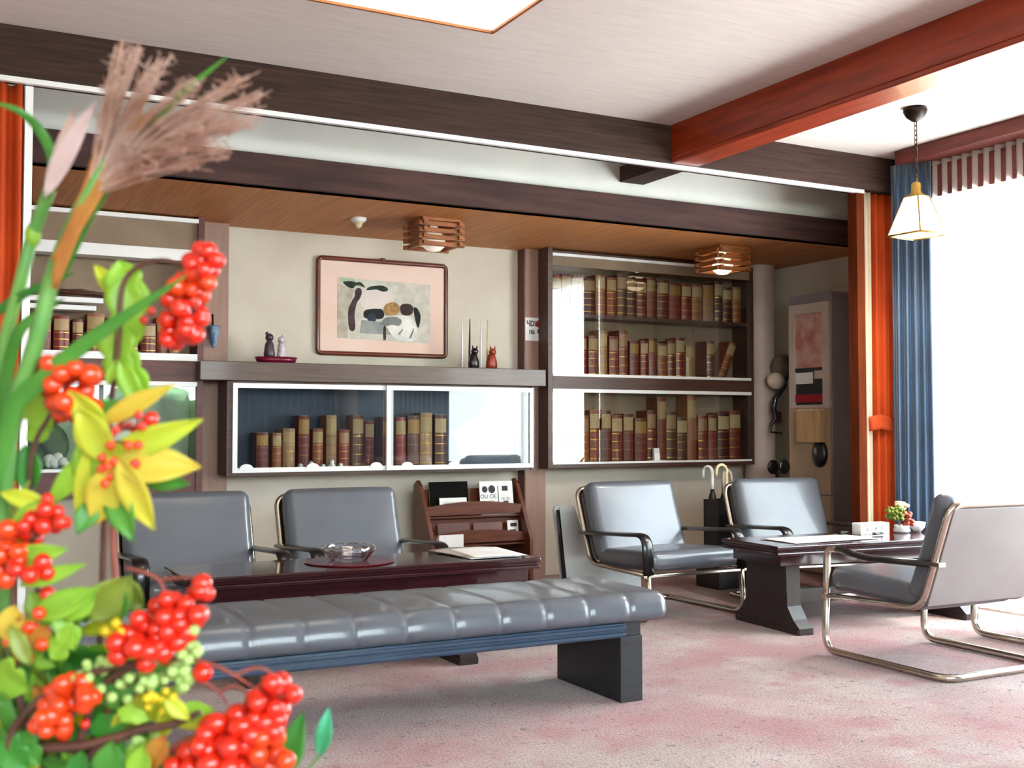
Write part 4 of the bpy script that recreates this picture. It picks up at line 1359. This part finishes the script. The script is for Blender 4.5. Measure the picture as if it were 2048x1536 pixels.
for k, (dx, dy, a, mk) in enumerate(((0, 0, 0, 'paper'), (-0.02, 0.03, 7, 'pale_frame'), (0.03, -0.02, -5, 'paper'))):
    ca, sa = math.cos(R(a)), math.sin(R(a))
    MB().grid(lambda u, v: (dx + ca * (u - .5) * .27 - sa * (v - .5) * .40, dy + sa * (u - .5) * .27 + ca * (v - .5) * .40, 0.004 + 0.004 * k + 0.004 * math.sin(PI * u) * (0.4 + v)), 12, 8).build('sheet', M[mk], t, True, thick=0.0015)

t = thing('white_box', 'white box with small dark marks standing on the trestle table', 'box', (4.99, 4.90, TT))
MB().box(-0.115, 0.115, -0.035, 0.035, 0, 0.066, 0.002).build('body', M['paper'], t)
text_mesh('marks', 'o  ,  d   I', 0.036, M['ink'], t, (-0.01, -0.0355, 0.022), (PI / 2, 0, 0))
t = thing('paper_sheet', 'large white sheet of paper lying on the left of the trestle table', 'paper', (4.50, 4.80, TT))
MB().grid(lambda u, v: ((u - .5) * .62, (v - .5) * .30, 0.0025 + 0.002 * math.sin(3 * u + 2 * v)), 10, 6).build('sheet', M['paper'], t, True, thick=0.001)
t = thing('pen', 'black and white pen lying before the white box', 'pen', (4.92, 4.80, TT + 0.012), R(8))
w = MB().tube([(-0.03, 0, 0), (0.07, 0, 0)], 0.008, 8)
w.build('barrel', M['black'], t, True)
MB().tube([(-0.09, 0, -0.001), (-0.03, 0, 0)], [0.003, 0.007], 8).build('tip', M['silver'], t, True)
t = thing('lighter', 'small dark brown object lying at the back edge of the trestle table', 'lighter', (4.80, 4.93, TT))
MB().soft((0.07, 0.03, 0.022), 0.009, (3, 3, 2), 3, M=Matrix.Translation((0, 0, 0.011))).build('body', M['bronze'], t, True)
t = thing('flower_pot', 'small mixed flower arrangement with green tuft and cream bloom on the trestle table', 'flower arrangement', (5.20, 4.86, TT))
MB().lathe([(0.035, 0), (0.05, 0.012), (0.042, 0.035), (0.046, 0.045), (0.038, 0.04)], seg=20).build('pot', M['white'], t, True)
w = MB()
for k in range(90):
    a, b = rnd.uniform(0, 2 * PI), rnd.uniform(0, 1)
    r0 = rnd.uniform(0.02, 0.06)
    p = Vector((-0.055 + r0 * math.cos(a), r0 * 0.8 * math.sin(a), 0.115 + rnd.uniform(-0.035, 0.035)))
    w.sphere(p, rnd.uniform(0.007, 0.013), 6, 4)
w.build('green_tuft', M['leaf_olive'], t, True)
MB().tube([(-0.01, 0, 0.03), (-0.045, 0, 0.10)], 0.006, 6).build('stalk', M['twig'], t)
w = MB()
for k in range(22):
    a = rnd.uniform(0, 2 * PI)
    r0 = rnd.uniform(0, 0.035)
    w.sphere((0.02 + r0 * math.cos(a), 0.02 + r0 * math.sin(a), 0.155 + rnd.uniform(-0.018, 0.02)), 0.017, 8, 5, (1, 1, 0.7))
w.build('cream_bloom', M['cream'], t, True)
w = MB()
for k in range(26):
    a = rnd.uniform(0, 2 * PI)
    r0 = rnd.uniform(0, 0.03)
    w.sphere((0.03 + r0 * math.cos(a), -0.015 + r0 * math.sin(a), 0.085 + rnd.uniform(-0.035, 0.035)), 0.014, 8, 5)
w.build('red_bloom', M['rust'], t, True)
t = thing('bowl', 'small white shell shaped bowl beside the flower arrangement', 'bowl', (5.315, 4.85, TT))
MB().lathe([(0.02, 0), (0.045, 0.03), (0.05, 0.06), (0.046, 0.06), (0.035, 0.025), (0.0, 0.012)], seg=20).build('body', M['white'], t, True)

# ---------------------------------------------------------------- flower arrangement in the foreground
fw = Vector((math.sin(YAW) * math.cos(PITCH), math.cos(YAW) * math.cos(PITCH), math.sin(PITCH)))
rt = Vector((math.cos(YAW), -math.sin(YAW), 0))
upv = rt.cross(fw)
EYE = Vector((0, 0, CAM_H))


def at(u, v, d=0.78):
    return EYE + fw * d + rt * ((u - 1024) / FPX * d) + upv * ((768 - v) / FPX * d)


MOUTH = at(170, 1800, 0.80)
t = thing('vase', 'tall grey vase holding the autumn arrangement, below the picture', 'vase', (MOUTH.x, MOUTH.y, 0.42))
hz = MOUTH.z - 0.42
MB().lathe([(0.06, 0), (0.085, hz * 0.2), (0.09, hz * 0.5), (0.06, hz * 0.85), (0.066, hz), (0.058, hz), (0.05, hz * 0.8), (0.0, hz * 0.5)], seg=28).build('body', M['ceramic'], t, True)
MB().lathe([(0.061, 0.0), (0.064, 0.006), (0.061, 0.012)], seg=28).build('foot_ring', M['charcoal'], t, True)
t = thing('flower_stand', 'dark round stand under the grey vase', 'stand', (MOUTH.x, MOUTH.y, 0))
MB().lathe([(0.19, 0.395), (0.195, 0.40), (0.195, 0.415), (0.19, 0.42)], seg=32).build('top', M['table_leg'], t, True)
for k in range(3):
    a = 2 * PI * k / 3
    MB().tube([(0.15 * math.cos(a), 0.15 * math.sin(a), 0.40), (0.17 * math.cos(a), 0.17 * math.sin(a), 0.0)], 0.014, 8).build('leg', M['table_leg'], t)


def stemroot(name, lab, cat_, group=None):
    return thing(name, lab, cat_, MOUTH, 0, group)


def L(p):
    return Vector(p) - MOUTH


def bend(pts, n=6):
    """smooth curve through points"""
    pts = [Vector(p) for p in pts]
    out = []
    for i in range(len(pts) - 1):
        p0, p1, p2, p3 = pts[max(i - 1, 0)], pts[i], pts[i + 1], pts[min(i + 2, len(pts) - 1)]
        for k in range(n):
            t = k / n
            out.append(0.5 * ((2 * p1) + (p2 - p0) * t + (2 * p0 - 5 * p1 + 4 * p2 - p3) * t * t + (3 * p1 - p0 - 3 * p2 + p3) * t ** 3))
    out.append(pts[-1])
    return out


def twig(parent, pts, r0, r1, m, name='stem'):
    pp = bend([L(at(*p)) for p in pts])
    n = len(pp)
    return MB().tube(pp, [r0 + (r1 - r0) * i / (n - 1) for i in range(n)], 8).build(name, m, parent, True)


def leaf(parent, b, tip, wpx, m, lob=0, curl=0.12, d=0.78, tilt=0.0, d2=None, name='leaf', prof=0.85):
    """a leaf from b to tip (seen positions), wpx wide; lob = number of side lobes"""
    p0, p1 = L(at(b[0], b[1], d)), L(at(tip[0], tip[1], d2 or d))
    ax = p1 - p0
    ln = ax.length
    side = ax.cross(fw).normalized()
    side = (side * math.cos(tilt) + fw * math.sin(tilt)).normalized()
    nrm = side.cross(ax).normalized()
    if nrm.dot(fw) > 0:
        nrm = -nrm
    hw = wpx / FPX * d / 2

    def fn(u, v):
        s = 2 * v - 1
        w_ = hw * math.sin(PI * min(1, max(0, u)) ** prof) ** 0.9
        if lob:
            w_ *= 0.62 + 0.48 * abs(math.sin(PI * lob * u)) * (1.1 - 0.4 * u)
        w_ = max(w_, hw * 0.04)
        q = p0 + ax * u + side * (w_ * s)
        q += nrm * (curl * ln * (math.sin(PI * u * 0.9) * 0.6 - 0.35 * u) + hw * 0.25 * abs(s) * (1 if lob == 0 else 0.6))
        return q
    return MB().grid(fn, 26 if lob else 14, 6).build(name, m, parent, True, thick=0.0005)


def blade(parent, pts, wpx, m, name='blade', taper=True):
    pp = bend([L(at(*p)) for p in pts], 8)
    n = len(pp)
    hw = wpx / FPX * 0.78 / 2
    w = MB()
    rows_ = []
    for i, p in enumerate(pp):
        tdir = (pp[min(i + 1, n - 1)] - pp[max(i - 1, 0)]).normalized()
        side = tdir.cross(fw).normalized()
        k = i / (n - 1)
        ww = hw * (min(1, 0.5 + 3 * k) * (1 - k ** 3 * 0.96) if taper else 1)
        rows_.append([w.bm.verts.new(p - side * ww), w.bm.verts.new(p - fw * (-0.35 * ww)), w.bm.verts.new(p + side * ww)])
    for a, b in zip(rows_, rows_[1:]):
        for j in range(2):
            w.bm.faces.new((a[j], a[j + 1], b[j + 1], b[j]))
    return w.build(name, m, parent, True, thick=0.0008)


def berry_data(m, key):
    prof = [(0.0, -1.0)] + [(math.sin(a), -math.cos(a)) for a in [PI * k / 9 for k in range(1, 9)]] + [(0.12, 0.93), (0.0, 0.86)]
    o = MB().lathe(prof, seg=14).build('berry', m, None, True)
    me = o.data
    bpy.data.objects.remove(o)
    return me


BERRY = {'r': berry_data(M['berry'], 'r'), 'o': berry_data(M['berry_orange'], 'o'), 'g': berry_data(M['bud'], 'g'), 'y': berry_data(M['bud_yellow'], 'y')}


def berries(parent, spots, kind='r', name='berry'):
    for (u, v, d, rpx) in spots:
        o = bpy.data.objects.new(name, BERRY[kind])
        COL.objects.link(o)
        o.parent = parent
        o.location = L(at(u, v, d))
        s = rpx / FPX * d
        o.scale = (s, s, s * rnd.uniform(0.95, 1.12))
        o.rotation_euler = (rnd.uniform(-1, 1) + 1.2, rnd.uniform(-1, 1), rnd.uniform(0, 6))


def cluster(parent, cx, cy, rx, ry, n, rpx, kind='r', d=0.78, ang=0.0, stalk=None, seed=0, name='berry', sep=1.35):
    r_ = random.Random(seed)
    out = []
    tries = 0
    while len(out) < n and tries < 4000:
        tries += 1
        a, q = r_.uniform(0, 2 * PI), math.sqrt(r_.uniform(0, 1))
        x, y = rx * q * math.cos(a), ry * q * math.sin(a)
        u = cx + x * math.cos(ang) - y * math.sin(ang)
        v = cy + x * math.sin(ang) + y * math.cos(ang)
        dd = d + r_.uniform(-1, 1) * 0.018
        rr = rpx * r_.uniform(0.85, 1.12)
        if all((u - p[0]) ** 2 + (v - p[1]) ** 2 + ((dd - p[2]) / d * FPX) ** 2 > (sep * rpx) ** 2 for p in out):
            out.append((u, v, dd, rr))
    berries(parent, out, kind, name)
    if stalk:
        w = MB()
        s0 = L(at(stalk[0], stalk[1], d + 0.01))
        for (u, v, dd, rr) in out:
            e = L(at(u, v, dd))
            mid = (s0 + e) * 0.5 + upv * 0.004
            w.tube([s0, mid, e], 0.0008, 5)
        w.build('stalks', M['twig_red'], parent, True)
    return out


# tall plumed grasses
g = stemroot('plumed_grass', 'tall grass with a broad brown feathery plume reaching the dark beam', 'grass stem')
twig(g, [(170, 1800, .80), (20, 1250, .78), (15, 900, .77), (70, 690, .76), (110, 540, .76), (160, 420, .75), (215, 320, .75)], 0.0066, 0.0050, M['stem_green'])
w = MB()
r_ = random.Random(15)
for k in range(46):
    o_ = r_.uniform(-15, 15)
    f = r_.uniform(0.5, 1.0)
    tx, ty = r_.choice([(262, 225), (300, 215), (345, 235), (330, 290), (285, 270), (245, 250), (390, 275), (310, 180)])
    tx, ty = 215 + (tx - 215) * f + r_.gauss(0, 9), 330 + (ty - 330) * f + r_.gauss(0, 9)
    pts = bend([L(at(108 + o_ * 0.3, 560 + r_.uniform(-40, 20), .747)), L(at(150 + o_ * 0.8, 455, .747)), L(at(188 + o_ * 1.3, 378, .747)), L(at((200 + tx) / 2 + o_ * 1.2, (350 + ty) / 2, .748)), L(at(tx, ty, .75))], 4)
    n = len(pts)
    w.tube(pts, [0.0003 + 0.0019 * math.sin(PI * (0.05 + 0.95 * i / (n - 1))) ** 0.8 for i in range(n)], 5)
w.build('plume_base', M['plume_gold'], g, True)
w = MB()
r_ = random.Random(5)
fans = [(247, 92, 26), (275, 100, 22), (325, 118, 30), (385, 165, 34), (490, 158, 26), (512, 195, 26), (470, 235, 34), (420, 262, 34), (360, 300, 30), (430, 205, 40), (300, 150, 30), (505, 245, 26), (455, 300, 26), (395, 330, 26), (225, 180, 18)]
for (tx, ty, sp) in fans:
    for k in range(13):
        f = r_.uniform(0.0, 0.55)
        b0 = (172 + 70 * f, 400 - 150 * f, .75)
        ex, ey = tx + r_.gauss(0, sp * .4), ty + r_.gauss(0, sp * .35)
        d1 = .75 + r_.uniform(-.05, .03)
        mx, my = b0[0] * .45 + ex * .55 + r_.uniform(-8, 8), b0[1] * .45 + ey * .55 - r_.uniform(0, 24)
        pts = bend([L(at(*b0)), L(at(mx, my, (b0[2] + d1) / 2)), L(at(ex, ey, d1))], 4)
        n = len(pts)
        w.tube(pts, [0.0008 - 0.0005 * i / (n - 1) for i in range(n)], 4, cap=False)
        for q in range(7):
            i = r_.randrange(n // 3, n)
            p = pts[i]
            w.tube([p, p + Vector((r_.gauss(0, .004), r_.gauss(0, .004), r_.gauss(0.001, .003)))], [0.0006, 0.0002], 3, cap=False)
o = w.build('plume', M['plume'], g, True)
o['kind'] = 'stuff'
blade(g, [(120, 560, .77), (170, 440, .76), (250, 320, .75), (345, 205, .74), (455, 112, .73)], 26, M['leaf_green'])

g = stemroot('plumed_grass', 'shorter grass with a pale pinkish sheath and joint at the far left', 'grass stem')
twig(g, [(170, 1800, .82), (-10, 1200, .82), (0, 760, .81), (40, 570, .80), (66, 470, .80), (100, 380, .79)], 0.0048, 0.0044, M['stem_green'])
MB().sphere(L(at(66, 470, .80)), 0.0056, 12, 8, (1, 1, 1.6)).build('joint', M['leaf_lime'], g, True)
leaf(g, (92, 395), (190, 205), 44, leafmat('pale_sheath', '#e6d2d2', '#cdb4ae', trans=.5), d=.785)
leaf(g, (100, 390), (150, 215), 26, M['plume'], d=.79)
blade(g, [(100, 400, .8), (105, 320, .79), (80, 262, .79), (38, 222, .78), (-20, 203, .78)], 22, M['leaf_green'])
blade(g, [(5, 860, .8), (15, 745, .8), (40, 660, .79), (85, 625, .79), (128, 597, .78)], 26, M['leaf_green'])
blade(g, [(-30, 640, .81), (20, 605, .80), (75, 575, .79), (150, 545, .79)], 20, M['leaf_dark'])

g = stemroot('reed_leaf', 'long green reed leaf slanting up to the topmost berries', 'leaf blade')
blade(g, [(170, 1800, .77), (-40, 1250, .77), (10, 860, .76), (90, 755, .755), (180, 680, .75), (280, 612, .745), (372, 552, .74)], 40, M['leaf_green'])
g = stemroot('reed_leaf', 'dark reed leaf standing at the left margin behind the long slanting one', 'leaf blade')
blade(g, [(170, 1800, .83), (30, 1300, .83), (-5, 1000, .82), (30, 830, .81), (70, 700, .80), (95, 560, .80)], 44, M['leaf_dark'])

GB = 'berry branches of the arrangement'
# topmost berry branch
g = stemroot('berry_branch', 'berry branch with the topmost orange red cluster and lime lobed leaf', 'berry branch', GB)
twig(g, [(170, 1800, .81), (200, 1300, .81), (215, 900, .80), (235, 700, .79), (250, 560, .79), (320, 520, .785), (375, 540, .78)], 0.0030, 0.0012, M['twig'])
cluster(g, 404, 522, 32, 28, 11, 18, 'r', .775, 0, (385, 560), 1)
cluster(g, 385, 575, 34, 34, 10, 19, 'o', .775, 0, None, 2)
cluster(g, 368, 622, 46, 32, 11, 18, 'r', .775, 0, (360, 580), 3)
cluster(g, 362, 664, 38, 24, 10, 19, 'r', .775, 0, None, 4)
berries(g, [(405, 628, .772, 14), (303, 622, .78, 9), (288, 640, .78, 9), (322, 641, .78, 9)], 'r')
leaf(g, (240, 520), (268, 640), 84, M['leaf_lime'], 2, d=.80)
leaf(g, (190, 530), (262, 620), 34, M['leaf_yellow'], d=.805)
leaf(g, (262, 540), (250, 720), 92, M['leaf_lime'], 2, d=.80, tilt=.2)
leaf(g, (232, 640), (245, 785), 80, M['leaf_lime'], 2, d=.795)
leaf(g, (236, 690), (300, 800), 74, M['leaf_lime'], 2, d=.795, tilt=-.2)
leaf(g, (240, 720), (285, 820), 44, M['leaf_lime'], 0, d=.79)
leaf(g, (235, 720), (215, 770), 26, M['leaf_lime'], 0, d=.79)

# second: cluster at the left, middle height
g = stemroot('berry_branch', 'berry branch with loose orange berries at mid height on the left', 'berry branch', GB)
twig(g, [(170, 1800, .79), (90, 1300, .79), (60, 950, .785), (100, 830, .78), (150, 750, .775)], 0.0028, 0.0012, M['twig'])
cluster(g, 120, 735, 32, 24, 7, 19, 'o', .77, .3, (110, 800), 11)
cluster(g, 160, 748, 32, 16, 5, 20, 'o', .77, 0, None, 12)
cluster(g, 140, 800, 56, 36, 16, 19, 'o', .77, .5, (110, 850), 13)
leaf(g, (60, 790), (105, 860), 84, M['leaf_lime'], 2, d=.80)
leaf(g, (100, 850), (55, 880), 44, M['leaf_lime'], 0, d=.80)
leaf(g, (55, 890), (62, 990), 62, M['leaf_dark'], 0, d=.79)

# yellow leaf spray
g = stemroot('leaf_spray', 'spray of long yellow and amber leaves at mid height', 'leaf spray')
twig(g, [(170, 1800, .775), (230, 1300, .77), (225, 1050, .765), (235, 940, .76), (215, 850, .755)], 0.0030, 0.0014, M['twig_red'])
for (b, tp, wd, mk, dd) in [
    ((205, 915), (406, 838), 58, 'leaf_yellow', .752), ((200, 850), (350, 770), 44, 'leaf_amber', .758), ((225, 930), (402, 935), 76, 'leaf_amber', .75),
    ((240, 915), (310, 1058), 66, 'leaf_amber', .745), ((230, 925), (188, 1048), 72, 'leaf_amber', .748), ((205, 860), (160, 1066), 62, 'leaf_yellow', .752),
    ((190, 900), (95, 1015), 48, 'leaf_lime', .756), ((215, 870), (140, 780), 64, 'leaf_yellow', .757), ((160, 820), (235, 930), 80, 'leaf_yellow', .75),
    ((225, 960), (268, 1082), 64, 'leaf_green', .758), ((280, 950), (380, 968), 44, 'leaf_green', .762), ((180, 870), (175, 990), 64, 'leaf_lime', .75),
    ((190, 1000), (155, 1068), 44, 'leaf_green', .758), ((150, 840), (245, 800), 40, 'leaf_green', .764)]:
    leaf(g, b, tp, wd, M[mk], 0, rnd.uniform(.03, .14), dd, rnd.uniform(-.3, .3), dd + rnd.uniform(-.012, .012))
cluster(g, 255, 850, 50, 18, 10, 9, 'r', .752, -.4, (215, 880), 21)
cluster(g, 240, 900, 54, 22, 12, 9, 'o', .75, -.4, (215, 900), 22)
cluster(g, 215, 945, 16, 36, 10, 10, 'o', .748, .4, None, 23)
berries(g, [(302, 838, .75, 15), (270, 928, .745, 10)], 'r')

# left lower cluster
g = stemroot('berry_branch', 'berry branch with orange red berries hanging at the left edge', 'berry branch', GB)
twig(g, [(170, 1800, .77), (40, 1400, .765), (30, 1150, .76), (70, 1070, .755)], 0.003, 0.0012, M['twig'])
cluster(g, 80, 1050, 48, 26, 14, 17, 'r', .755, -.5, (50, 1100), 31)
cluster(g, 22, 1110, 28, 54, 14, 19, 'o', .75, 0, (20, 1170), 32)
cluster(g, 60, 1137, 36, 24, 9, 19, 'r', .75, 0, None, 33)
berries(g, [(130, 1045, .75, 14), (95, 998, .752, 13)], 'r')
leaf(g, (18, 1120), (136, 1098), 46, M['leaf_lime'], 0, d=.748)
leaf(g, (40, 1170), (172, 1128), 34, M['leaf_lime'], 0, d=.745)
leaf(g, (100, 1010), (0, 985), 40, M['leaf_yellow'], 0, d=.757)
leaf(g, (90, 1000), (20, 1090), 52, M['leaf_lime'], 0, d=.757)
leaf(g, (20, 860), (-30, 990), 70, M['leaf_lime'], 0, d=.775)

# big red cluster in the middle
g = stemroot('berry_branch', 'berry branch with the dense red cluster in front of the bench cushion', 'berry branch', GB)
twig(g, [(170, 1800, .765), (150, 1550, .76), (200, 1380, .755), (290, 1325, .75), (370, 1318, .75)], 0.0034, 0.0016, M['twig'])
twig(g, [(300, 1325, .752), (330, 1230, .755), (318, 1160, .76), (250, 1135, .765)], 0.0018, 0.0012, M['twig_red'], 'side_twig')
twig(g, [(318, 1160, .76), (385, 1155, .76), (410, 1175, .758)], 0.0014, 0.0010, M['twig_red'], 'side_twig')
cluster(g, 352, 1222, 52, 26, 14, 19, 'r', .75, 0, (320, 1290), 41)
cluster(g, 320, 1262, 74, 40, 28, 20, 'r', .745, -.2, (300, 1320), 42)
cluster(g, 280, 1295, 58, 32, 16, 20, 'r', .742, .1, None, 43)
cluster(g, 400, 1180, 16, 16, 4, 19, 'r', .755, 0, None, 44)
berries(g, [(405, 1345, .748, 21)], 'r')
cluster(g, 378, 1290, 18, 42, 12, 12, 'g', .748, 0, None, 45, 'bud')
cluster(g, 226, 1268, 18, 30, 9, 12, 'y', .752, .3, None, 46, 'bud')

# right hand lower cluster
g = stemroot('berry_branch', 'lowest berry branch with red berries spreading to the right before the carpet', 'berry branch', GB)
twig(g, [(170, 1800, .755), (260, 1600, .75), (340, 1500, .745), (430, 1460, .74), (500, 1430, .74)], 0.0032, 0.0014, M['twig_red'])
twig(g, [(385, 1318, .752), (440, 1335, .75), (500, 1370, .745), (545, 1400, .742)], 0.0016, 0.0011, M['twig_red'], 'side_twig')
twig(g, [(380, 1350, .752), (430, 1378, .75), (455, 1410, .748)], 0.0014, 0.001, M['twig_red'], 'side_twig')
twig(g, [(440, 1385, .75), (465, 1372, .75), (492, 1385, .748), (490, 1410, .748)], 0.0012, 0.001, M['twig_red'], 'side_twig')
twig(g, [(470, 1350, .748), (515, 1335, .747), (550, 1352, .746), (562, 1380, .745)], 0.0012, 0.0009, M['twig_red'], 'side_twig')
cluster(g, 548, 1392, 42, 34, 15, 18, 'r', .742, 0, (500, 1420), 51)
cluster(g, 528, 1440, 46, 40, 18, 19, 'r', .74, 0, (490, 1470), 52)
cluster(g, 470, 1462, 66, 36, 24, 21, 'r', .738, -.2, None, 53)
cluster(g, 420, 1512, 86, 34, 24, 22, 'r', .735, -.1, None, 54)
cluster(g, 530, 1502, 50, 36, 14, 20, 'o', .737, 0, None, 55)
leaf(g, (560, 1560), (607, 1425), 56, M['leaf_dark'], 0, d=.745)
leaf(g, (640, 1512), (658, 1415), 34, M['leaf_teal'], 0, d=.77)
twig(g, [(560, 1640, .77), (600, 1560, .77), (625, 1528, .77), (642, 1508, .77)], 0.001, 0.0008, M['stem_green'], 'leaf_stalk')

# lower left
g = stemroot('berry_branch', 'berry branch with orange berries low on the left under the dark stem', 'berry branch', GB)
twig(g, [(170, 1800, .75), (60, 1600, .75), (20, 1480, .748), (100, 1385, .745), (220, 1335, .748), (300, 1325, .75)], 0.0036, 0.0022, M['twig'])
cluster(g, 140, 1395, 52, 34, 20, 18, 'o', .742, -.2, (100, 1440), 61)
cluster(g, 108, 1445, 38, 26, 12, 18, 'o', .74, 0, None, 62)
cluster(g, 50, 1262, 46, 60, 8, 14, 'o', .758, 0, None, 63)

# leafy sprays filling the lower left
g = stemroot('leaf_spray', 'green and lime leaves filling the lower left corner of the arrangement', 'leaf spray')
twig(g, [(170, 1800, .79), (120, 1500, .785), (90, 1300, .78)], 0.003, 0.0016, M['stem_green'])
twig(g, [(170, 1800, .79), (230, 1560, .785), (310, 1420, .78)], 0.003, 0.0016, M['stem_green'])
for (b, tp, wd, mk, lb_) in [
    ((65, 1235), (200, 1178), 56, 'leaf_lime', 0), ((95, 1260), (60, 1180), 60, 'leaf_lime', 2), ((180, 1235), (262, 1150), 90, 'leaf_olive', 0), ((235, 1165), (290, 1215), 70, 'leaf_olive', 0),
    ((245, 1170), (235, 1250), 72, 'leaf_green', 0), ((150, 1230), (215, 1195), 70, 'leaf_green', 2), ((70, 1250), (125, 1345), 80, 'leaf_lime', 2), ((120, 1290), (70, 1380), 74, 'leaf_lime', 2),
    ((20, 1320), (60, 1440), 100, 'leaf_lime', 0), ((-20, 1350), (40, 1400), 90, 'leaf_green', 0), ((60, 1350), (130, 1400), 80, 'leaf_olive', 0), ((10, 1400), (-10, 1500), 90, 'leaf_lime', 2),
    ((110, 1330), (200, 1300), 60, 'leaf_green', 2), ((160, 1350), (240, 1320), 50, 'leaf_dark', 0), ((300, 1440), (270, 1365), 70, 'leaf_yellow', 0), ((290, 1440), (352, 1370), 44, 'leaf_yellow', 0),
    ((320, 1420), (436, 1452), 40, 'leaf_yellow', 0), ((350, 1425), (430, 1420), 40, 'leaf_lime', 0), ((345, 1390), (320, 1480), 40, 'leaf_yellow', 0), ((350, 1430), (320, 1480), 30, 'leaf_yellow', 0),
    ((230, 1470), (290, 1400), 60, 'leaf_yellow', 0), ((200, 1540), (250, 1480), 60, 'leaf_green', 0), ((290, 1560), (270, 1470), 60, 'leaf_lime', 0), ((120, 1560), (180, 1480), 80, 'leaf_dark', 0),
    ((210, 1570), (200, 1500), 70, 'leaf_green', 0), ((40, 1540), (-10, 1440), 90, 'leaf_green', 2), ((60, 1560), (30, 1470), 70, 'leaf_lime', 2), ((20, 1560), (90, 1500), 90, 'leaf_dark', 0),
    ((255, 1560), (235, 1490), 40, 'leaf_lime', 0), ((170, 1420), (240, 1400), 60, 'leaf_green', 2), ((200, 1400), (280, 1370), 60, 'leaf_green', 2), ((180, 1460), (260, 1440), 60, 'leaf_dark', 2),
    ((150, 1500), (90, 1480), 70, 'leaf_olive', 0), ((340, 1560), (360, 1490), 70, 'leaf_dark', 0), ((-20, 1260), (50, 1330), 70, 'leaf_olive', 2), ((30, 1210), (20, 1290), 60, 'leaf_amber', 0)]:
    leaf(g, b, tp, wd, M[mk], lb_, rnd.uniform(.04, .2), .775 + rnd.uniform(-.02, .02), rnd.uniform(-.5, .5))
cluster(g, 250, 1365, 90, 34, 34, 10, 'g', .765, -.2, (250, 1440), 71, 'bud')
cluster(g, 330, 1350, 60, 30, 18, 12, 'g', .76, .1, None, 72, 'bud')
cluster(g, 270, 1500, 60, 40, 14, 10, 'g', .77, 0, None, 73, 'bud')
berries(g, [(95, 1188, .76, 16), (170, 1448, .75, 10)], 'r')

# more foliage low on the left, so that the bouquet closes up
g = stemroot('leaf_spray', 'dense small leaves and twigs at the bottom of the arrangement', 'leaf spray')
twig(g, [(170, 1800, .80), (300, 1600, .79), (380, 1500, .78)], 0.003, 0.0014, M['twig'])
twig(g, [(170, 1800, .80), (60, 1560, .79), (10, 1300, .785)], 0.003, 0.0014, M['twig'])
r_ = random.Random(77)
for k in range(64):
    u = r_.uniform(-20, 330)
    v = r_.uniform(1235 + max(0, u - 120) * 0.55, 1560)
    a = r_.uniform(0, 2 * PI)
    ln = r_.uniform(50, 105)
    mk = r_.choice(['leaf_green', 'leaf_dark', 'leaf_lime', 'leaf_olive', 'leaf_green', 'leaf_lime', 'leaf_yellow', 'leaf_amber'])
    dd = r_.uniform(.765, .83)
    leaf(g, (u, v), (u + ln * math.cos(a), v + ln * 0.8 * math.sin(a)), r_.uniform(34, 70), M[mk], r_.choice([0, 0, 2, 3]), r_.uniform(.04, .2), dd, r_.uniform(-.6, .6), dd + r_.uniform(-.015, .015))

g = stemroot('leaf_spray', 'amber and orange tinted leaves beside the dark stem at the lower left', 'leaf spray')
twig(g, [(170, 1800, .76), (150, 1560, .755), (250, 1470, .75), (340, 1450, .748), (400, 1425, .746)], 0.0042, 0.0020, M['twig'])
twig(g, [(-20, 1540, .76), (60, 1500, .755), (170, 1490, .75), (260, 1465, .75)], 0.0040, 0.0028, M['twig'])
M['leaf_rust'] = leafmat('leaf_rust', '#c96a28', '#b9902e', trans=.4, scale=40)
for (b, tp, wd, mk, lb_, dd) in [
    ((50, 1225), (35, 1330), 50, 'leaf_rust', 2, .757), ((95, 1250), (60, 1300), 46, 'leaf_rust', 0, .76), ((10, 1290), (70, 1240), 40, 'leaf_amber', 0, .755), ((60, 1330), (20, 1250), 36, 'leaf_olive', 0, .752),
    ((150, 1190), (70, 1225), 44, 'leaf_olive', 0, .762), ((105, 1320), (150, 1250), 60, 'leaf_lime', 2, .756), ((150, 1300), (110, 1210), 54, 'leaf_lime', 2, .76), ((190, 1190), (130, 1240), 44, 'leaf_lime', 0, .757),
    ((-10, 1330), (60, 1380), 110, 'leaf_lime', 2, .75), ((70, 1370), (130, 1420), 60, 'leaf_rust', 0, .757), ((215, 1560), (225, 1480), 66, 'leaf_green', 0, .745), ((270, 1560), (290, 1490), 54, 'leaf_lime', 0, .742),
    ((150, 1560), (165, 1500), 50, 'leaf_dark', 0, .747), ((330, 1470), (300, 1540), 50, 'leaf_rust', 0, .744), ((-10, 1480), (60, 1540), 90, 'leaf_dark', 2, .748), ((40, 1460), (80, 1530), 60, 'leaf_green', 2, .75),
    ((300, 1400), (335, 1330), 50, 'leaf_green', 2, .758), ((220, 1400), (190, 1350), 50, 'leaf_green', 2, .758), ((330, 1395), (380, 1440), 34, 'leaf_yellow', 0, .742), ((235, 1420), (300, 1440), 40, 'leaf_lime', 2, .752),
    ((10, 1050), (-10, 1180), 60, 'leaf_rust', 0, .765), ((30, 1060), (60, 960), 34, 'leaf_olive', 0, .768)]:
    leaf(g, b, tp, wd, M[mk], lb_, rnd.uniform(.04, .2), dd, rnd.uniform(-.5, .5))
cluster(g, 190, 1345, 44, 24, 16, 9, 'g', .75, -.3, None, 91, 'bud')
cluster(g, 320, 1405, 36, 24, 12, 8, 'y', .747, 0, None, 92, 'bud')
